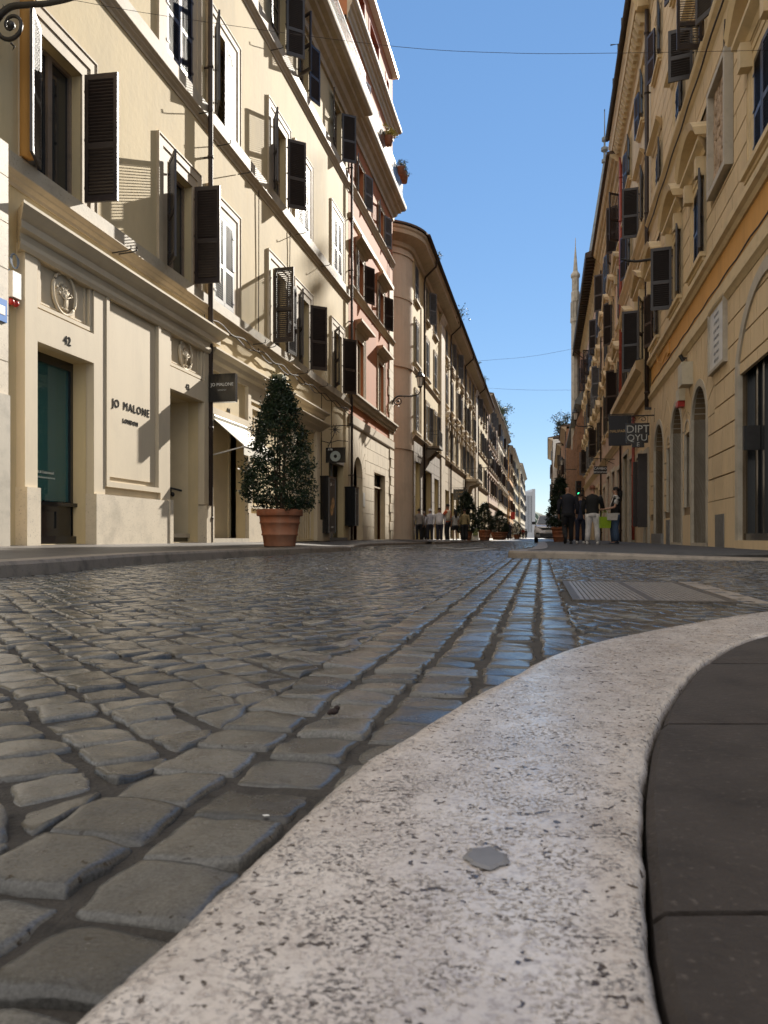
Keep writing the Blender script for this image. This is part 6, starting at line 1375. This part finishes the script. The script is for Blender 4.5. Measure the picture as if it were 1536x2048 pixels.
    loft(b, [(.86, 0, .0, .170*B_, .128*B_), (.93, fold(), .005+belly*.4, .172*B_, .130*B_+belly*.5), (1.02, fold(), .008+belly*.6, .168*B_*fem, .124*B_+belly*.7), (1.12, fold(), .006+belly*.4, .162*B_*fem, .120*B_+belly*.6), (1.24, 0, -.004, .178*B_, .124*B_), (1.33, 0, -.01, .188*B_, .120*B_), (1.40, 0, -.012, .182*B_, .105*B_), (1.45, 0, -.008, .130*B_, .085), (1.485, 0, .0, .070, .068), (1.50, 0, .003, .060, .060)])
    for el, wr, sg in ((eL, wL, -1), (eR, wR, 1)):
        sh = (sg*(sw-.03), -.012, 1.405); q = [sh, mid((sg*sw, -.01, 1.38), el, .25), mid((sg*sw, -.01, 1.38), el, .6)]; r = [.082*B_, .072*B_, .064*B_]
        if sleeves: q += [el, mid(el, wr, .4), mid(el, wr, .93)]; r += [.056*B_, .050, .042]
        limb(b, q, r)
    link('top', b.mesh('top', cloth('cloth '+nm, top), True), t)
    if vest:
        b = MB(); loft(b, [(.95, 0, 0, .186*B_, .142*B_), (1.12, 0, .005, .176*B_, .134*B_), (1.30, 0, -.008, .197*B_, .134*B_), (1.41, 0, -.01, .185*B_, .115*B_), (1.455, 0, -.006, .125, .09), (1.47, 0, 0, .08, .075)]); link('vest', b.mesh('vest', cloth('vest '+nm, vest), True), t)
    b = MB(); loft(b, [(.80, 0, .0, .165*B_, .125*B_), (.88, 0, -.005, .168*B_, .130*B_), (.96, 0, 0, .158*B_, .118*B_), (1.0, 0, 0, .150*B_, .112*B_)])
    for hp, kn, an in ((hipL, knL, anL), (hipR, knR, anR)):
        if shorts: limb(b, [hp, mid(hp, kn, .35), mid(hp, kn, .62)], [.112*B_, .105, .10])
        else: limb(b, [hp, mid(hp, kn, .3), mid(hp, kn, .7), kn, mid(kn, an, .45), mid(kn, an, .96)], [.112*B_, .108*B_, .088+wide*.4, .078+wide*.6, .072+wide*.9, .066+wide])
    link('trousers', b.mesh('trousers', cloth('trousers %.3f_%.3f_%.3f' % tuple(legs), legs), True), t)
    for an in (anL, anR):
        b = MB(); x, y, z = S(an); tilt = .45 if (kick and an is anL) else 0
        pts = []
        for yy, hw_, hh in ((-.075, .030, .07), (-.04, .040, .10), (.03, .045, .085), (.11, .048, .055), (.165, .040, .04), (.19, .02, .025)):
            base = z-.075*k; zz = -yy*tilt*k*1.6
            pts.append([b.pt((x+hw_*k*cx, y+yy*k, base+zz+hh*k*cz)) for cx, cz in ((-1, 0), (1, 0), (1.05, .35), (.75, .85), (0, 1), (-.75, .85), (-1.05, .35))])
        for a, c in zip(pts, pts[1:]):
            for i in range(7): b.f.append([a[i], a[(i+1)%7], c[(i+1)%7], c[i]]); b.m.append(0)
        b.f.append(pts[0]); b.f.append(pts[-1]); b.m += [0, 0]
        link('shoe', b.mesh('shoe', cloth('shoe %.2f_%.2f_%.2f' % tuple(shoe), shoe), True), t)
    if not bald:
        b = MB(); c = (0, -.012*k, 1.665*k); n = 14; rings = []
        for i in range(8):
            a = math.pi*.5*i/7*1.25-.35; r = math.cos(a); zz = math.sin(a)
            rings.append([b.pt((c[0]+.094*k*r*math.cos(6.2832*j/n), c[1]+.104*k*r*math.sin(6.2832*j/n)-(.018*k if math.sin(6.2832*j/n) > .3 and zz < .25 else 0), c[2]+.098*k*zz)) for j in range(n)])
        for a, e in zip(rings, rings[1:]):
            for j in range(n): b.f.append([a[j], a[(j+1)%n], e[(j+1)%n], e[j]]); b.m.append(0)
        b.f.append(rings[-1]); b.m.append(0)
        if hairlen: b.tube([(0, -.07*k, 1.68*k), (0, -.12*k, 1.60*k), (.01, -.13*k, 1.52*k), (.0, -.14*k, (1.52-hairlen)*k)], [.08*k, .10*k, .09*k, .05*k], 10)
        link('hair', b.mesh('hair', plain('hair %.2f_%.2f_%.2f' % tuple(hair), hair), True), t)
    return t
ZR, ZL = -.20, -.17
P1 = person((*at(1136, 23.6, 0)[:2], ZR), rad(-10), 'bald man in a dark navy jacket and black trousers striding off by the right planter', 1.80, (.012, .013, .022), (.008, .008, .010), (.03, .03, .035), bald=True, stride=.34, kick=1, skin='skin2', build=1.12)
person((*at(1161, 25.4, 0)[:2], ZR), rad(-20), 'figure in dark blue trousers half hidden behind the man with white trousers', 1.66, (.02, .025, .05), (.015, .02, .045), (.6, .6, .6), (.03, .02, .015), stanceW=.11)
P2 = person((*at(1185, 23.2, 0)[:2], ZR), rad(-22), 'man in a black sweater, white trousers and white trainers seen from behind', 1.76, (.010, .010, .011), (.62, .60, .60), (.6, .58, .56), (.16, .06, .03), stanceW=.15, armR=((.27, .10, 1.16), (.30, .36, 1.04)), build=1.12, wide=.012)
P3 = person((*at(1231, 23.3, 0)[:2], ZR), rad(88), 'woman with long black hair, black vest, white tee and blue jeans reaching out', 1.72, (.65, .64, .62), (.05, .085, .15), (.03, .035, .05), (.010, .008, .008), hairlen=.22, sleeves=False, vest=(.012, .012, .013), stanceW=.10, wide=.035, armL=((-.22, .08, 1.12), (-.16, .40, 1.06)), armR=((.22, .06, 1.10), (.16, .42, 1.06)), female=True)
b = MB(); b.hexa([(-.15,-.06,0), (.15,-.06,0), (.15,.06,0), (-.15,.06,0), (-.18,-.075,.34), (.18,-.075,.34), (.18,.075,.34), (-.18,.075,.34)])
bx, by, _ = at(1210, 23.1, 0); g = thing('shopping_bag', 'lime green shopping bag held out by the woman in jeans', 'bag', (bx, by, .28+.0), .2); link('bag', b.mesh('bag', plain('lime paper', (.28, .42, .02), .6)), g)
b = MB(); 
for y in (-.06, .06): b.tube([(-.09, y, .33), (-.07, y, .47), (0, 0, .52), (.07, y, .47), (.09, y, .33)], .006, 5)
link('handle', b.mesh('handle', plain('lime handle', (.2, .3, .03))), g)
hx, hy, _ = at(1224, 23.05, 0); g = thing('shoulder_bag', 'white crossbody bag at the hip of the woman in jeans', 'bag', (hx, hy, .52), .1)
b = MB(); b.hexa([(-.15,-.04,.0), (.15,-.04,.0), (.15,.04,.0), (-.15,.04,.0), (-.17,-.05,.2), (.17,-.05,.2), (.17,.05,.2), (-.17,.05,.2)]); link('bag', b.mesh('bag', plain('cream leather', (.55, .52, .48), .5)), g)
b = MB(); b.tube([(-.15, 0, .2), (-.02, .03, .5), (.12, .12, .78)], .012, 5); link('strap', b.mesh('strap', plain('cream strap', (.5, .47, .43), .5)), g)
# the group on the left kerb
for px, Y, yaw, H, top, legs, hair, lab, kw in (
    (838, 41.5, 8, 1.74, (.26, .24, .22), (.015, .015, .02), (.02, .015, .01), 'man in a pale grey shirt, first of the pedestrian group at the left kerb', {}),
    (848, 43.5, -30, 1.66, (.16, .15, .15), (.02, .02, .02), (.25, .24, .23), 'grey haired figure half hidden between the first two men of the left group', {}),
    (860, 41.0, 5, 1.72, (.45, .46, .52), (.02, .02, .03), (.6, .6, .6), 'white haired man in a pale blue shirt in the left group', {}),
    (879, 40.6, 175, 1.76, (.56, .56, .60), (.02, .022, .04), (.02, .015, .012), 'stout man in a long sleeved white shirt in the left group', dict(belly=.05, build=1.15)),
    (895, 41.2, 60, 1.98, (.60, .13, .05), (.02, .02, .025), (.015, .012, .01), 'tall man in a white and orange jacket at the left kerb', dict(vest=(.62, .55, .42), armL=((-.30, .1, 1.2), (-.15, .25, 1.25)))),
    (910, 41.0, 20, 1.62, (.38, .37, .36), (.015, .015, .018), (.012, .010, .010), 'dark haired woman in a pale top with bare legs in the left group', dict(hairlen=.18, shorts=True, sleeves=False, female=True)),
    (929, 41.2, 10, 1.72, (.30, .24, .12), (.012, .012, .014), (.015, .012, .01), 'person in a khaki top and long dark skirt, last of the left group', dict(wide=.03)),
    (1013, 72, 150, 1.74, (.02, .02, .025), (.02, .02, .03), (.02, .015, .01), 'dark dressed person beyond the long terracotta trough', {}),
    (1019, 75, 160, 1.7, (.03, .03, .05), (.02, .02, .03), (.02, .015, .01), 'second dark dressed person beyond the trough, nearer the road', {}),
    (1046, 128, 180, 1.75, (.45, .06, .04), (.02, .02, .03), (.02, .015, .01), 'distant person in a red top at the left kerb', {}),
    (1052, 140, 180, 1.72, (.03, .03, .04), (.02, .02, .03), (.02, .015, .01), 'distant dark figure walking on the far road', {}),
    (1040, 150, 180, 1.72, (.05, .05, .06), (.02, .02, .03), (.02, .015, .01), 'farthest dark figure by the left houses', {})):
    x, y, _ = at(px, Y, 0); person((x, y, -.2), rad(yaw), lab, H, top, legs, (.4, .4, .4) if Y < 45 else (.05, .05, .05), hair, skin='skin2' if Y < 45 else 'skin', stanceW=.10, **kw)
# ---------------------------------------------------------------- the white car
def car(loc, rz):
    t = thing('parked_car', 'white compact off-road car with lights facing the camera beyond the right planter', 'car', loc, rz)
    mw = mat('white car paint', (.66, .66, .67), .25, .03, 3, coat=.6); mb_ = mat('black car plastic', (.02, .02, .022), .5, .1, 10)
    # body lofted along y (front at -y)
    secs = [(-2.28, .62, .42, .62), (-2.22, .82, .34, .80), (-2.0, .90, .30, .98), (-1.3, .92, .28, 1.06), (-.9, .92, .26, 1.10), (1.4, .92, .26, 1.12), (2.0, .90, .32, 1.12), (2.25, .84, .40, 1.05)]
    b = MB(); rings = []
    for y, hw, z0, z1 in secs:
        zm = (z0+z1)/2; rings.append([b.pt(p) for p in ((-hw*.9,y,z0), (hw*.9,y,z0), (hw,y,z0+.12), (hw*1.01,y,zm), (hw*.96,y,z1-.06), (hw*.86,y,z1), (-hw*.86,y,z1), (-hw*.96,y,z1-.06), (-hw*1.01,y,zm), (-hw,y,z0+.12))])
    for a, c in zip(rings, rings[1:]):
        for i in range(10): b.f.append([a[i], a[(i+1)%10], c[(i+1)%10], c[i]]); b.m.append(0)
    b.f.append(rings[0]); b.f.append(rings[-1]); b.m += [0, 0]
    link('body', b.mesh('body', mw, True), t)
    b = MB(); rings = []
    for y, hw, z in ((-1.05, .78, 1.09), (-.25, .66, 1.62), (.3, .66, 1.68), (1.5, .64, 1.64), (2.1, .70, 1.12)):
        rings.append([b.pt((-hw, y, z)), b.pt((hw, y, z))])
    cab = [[b.pt((-.80, -1.05, 1.08)), b.pt((.80, -1.05, 1.08))]]
    b = MB(); lo = [(-.82,-1.1,1.07), (.82,-1.1,1.07), (.82,2.12,1.10), (-.82,2.12,1.10)]; hi = [(-.62,-.25,1.64), (.62,-.25,1.64), (.60,1.6,1.64), (-.60,1.6,1.64)]
    b.hexa(lo+hi); link('cabin', b.mesh('cabin', mw), t)
    b = MB(); b.box(-.60, .60, -.22, 1.58, 1.64, 1.68); b.box(-.62, -.57, .0, 1.5, 1.68, 1.72); b.box(.57, .62, .0, 1.5, 1.68, 1.72); link('roof', b.mesh('roof', mw), t)
    gl = M['glass']; n_ = Vector((0, -.57, .85)).normalized()
    b = MB(); b.face([(-.74,-1.04,1.125), (.74,-1.04,1.125), (.58,-.31,1.61), (-.58,-.31,1.61)]); b.v = [(x, y-.012, z+.008) for x, y, z in b.v]; link('windscreen', b.mesh('windscreen', gl), t)
    for sg in (-1, 1):
        b = MB(); b.face([(sg*.80,-.85,1.14), (sg*.82,1.7,1.16), (sg*.635,1.45,1.60), (sg*.645,-.2,1.60)]); b.v = [(x+sg*.012, y, z) for x, y, z in b.v]; link('side_window', b.mesh('side_window', gl), t)
        b = MB(); b.hexa([(sg*.84,-.75,1.10), (sg*1.05,-.75,1.10), (sg*1.05,-.58,1.10), (sg*.84,-.58,1.10), (sg*.84,-.75,1.27), (sg*1.05,-.75,1.27), (sg*1.05,-.58,1.27), (sg*.84,-.58,1.27)]); link('wing_mirror', b.mesh('wing_mirror', mb_), t)
        b = MB(); b.hexa([(sg*.48,-2.27,.80), (sg*.86,-2.05,.84), (sg*.86,-1.95,.84), (sg*.48,-2.1,.80), (sg*.50,-2.24,.90), (sg*.88,-1.98,.97), (sg*.88,-1.9,.97), (sg*.5,-2.05,.90)]); link('headlight', b.mesh('headlight', mat('headlight glass', (.35, .36, .38), .1, .05, 4)), t)
        b = MB(); b.box(min(sg*.62, sg*.82), max(sg*.62, sg*.82), -2.30, -2.1, .48, .60); link('fog_lamp', b.mesh('fog_lamp', mb_), t)
        for y in (-1.4, 1.35):
            wh = link('wheel', None, t, (sg*.80, y, .345)); b = MB()
            prf = [(.20,-.11),(.33,-.11),(.345,-.08),(.345,.08),(.33,.11),(.20,.11)]
            N = 24; rg = [[b.pt((z, r*math.cos(6.2832*i/N), r*math.sin(6.2832*i/N))) for i in range(N)] for r, z in prf]
            for a, c in zip(rg, rg[1:]+rg[:1]):
                for i in range(N): b.f.append([a[i], a[(i+1)%N], c[(i+1)%N], c[i]]); b.m.append(0)
            link('tyre', b.mesh('tyre', mb_, True), wh)
            b = MB(); 
            for i in range(6): a = 6.2832*i/6; b.tube([(sg*.07,0,0), (sg*.08,.2*math.cos(a),.2*math.sin(a))], .03, 5)
            b.tube([(-.05,0,0), (.08*sg,0,0)], .06, 8); link('rim', b.mesh('rim', 'metalg'), wh)
            b = MB(); P = [(y+.43*math.cos(a*math.pi/10), .345+.43*math.sin(a*math.pi/10)) for a in range(11)]; Q_ = [(y+.37*math.cos(a*math.pi/10), .345+.37*math.sin(a*math.pi/10)) for a in range(11)]
            for (p1, p2), (q1_, q2_) in zip(zip(P, P[1:]), zip(Q_, Q_[1:])): b.face([(sg*.945, *p1), (sg*.945, *p2), (sg*.945, *q2_), (sg*.945, *q1_)])
            link('wheel_arch', b.mesh('wheel_arch', mb_), t)
    b = MB(); b.hexa([(-.55,-2.315,.36), (.55,-2.315,.36), (.5,-2.2,.36), (-.5,-2.2,.36), (-.62,-2.30,.56), (.62,-2.30,.56), (.55,-2.2,.56), (-.55,-2.2,.56)]); link('lower_grille', b.mesh('lower_grille', mb_), t)
    b = MB(); b.box(-.5, .5, -2.30, -2.2, .80, .88); b.box(-.08, .08, -2.32, -2.2, .80, .88); link('grille', b.mesh('grille', mb_), t)
    b = MB(); b.box(-.26, .26, -2.335, -2.30, .62, .73); link('number_plate', b.mesh('number_plate', 'white'), t)
    return t
x, y, _ = at(1099, 47.5, 0); car((x, y, ROAD+.005), rad(-11.5))
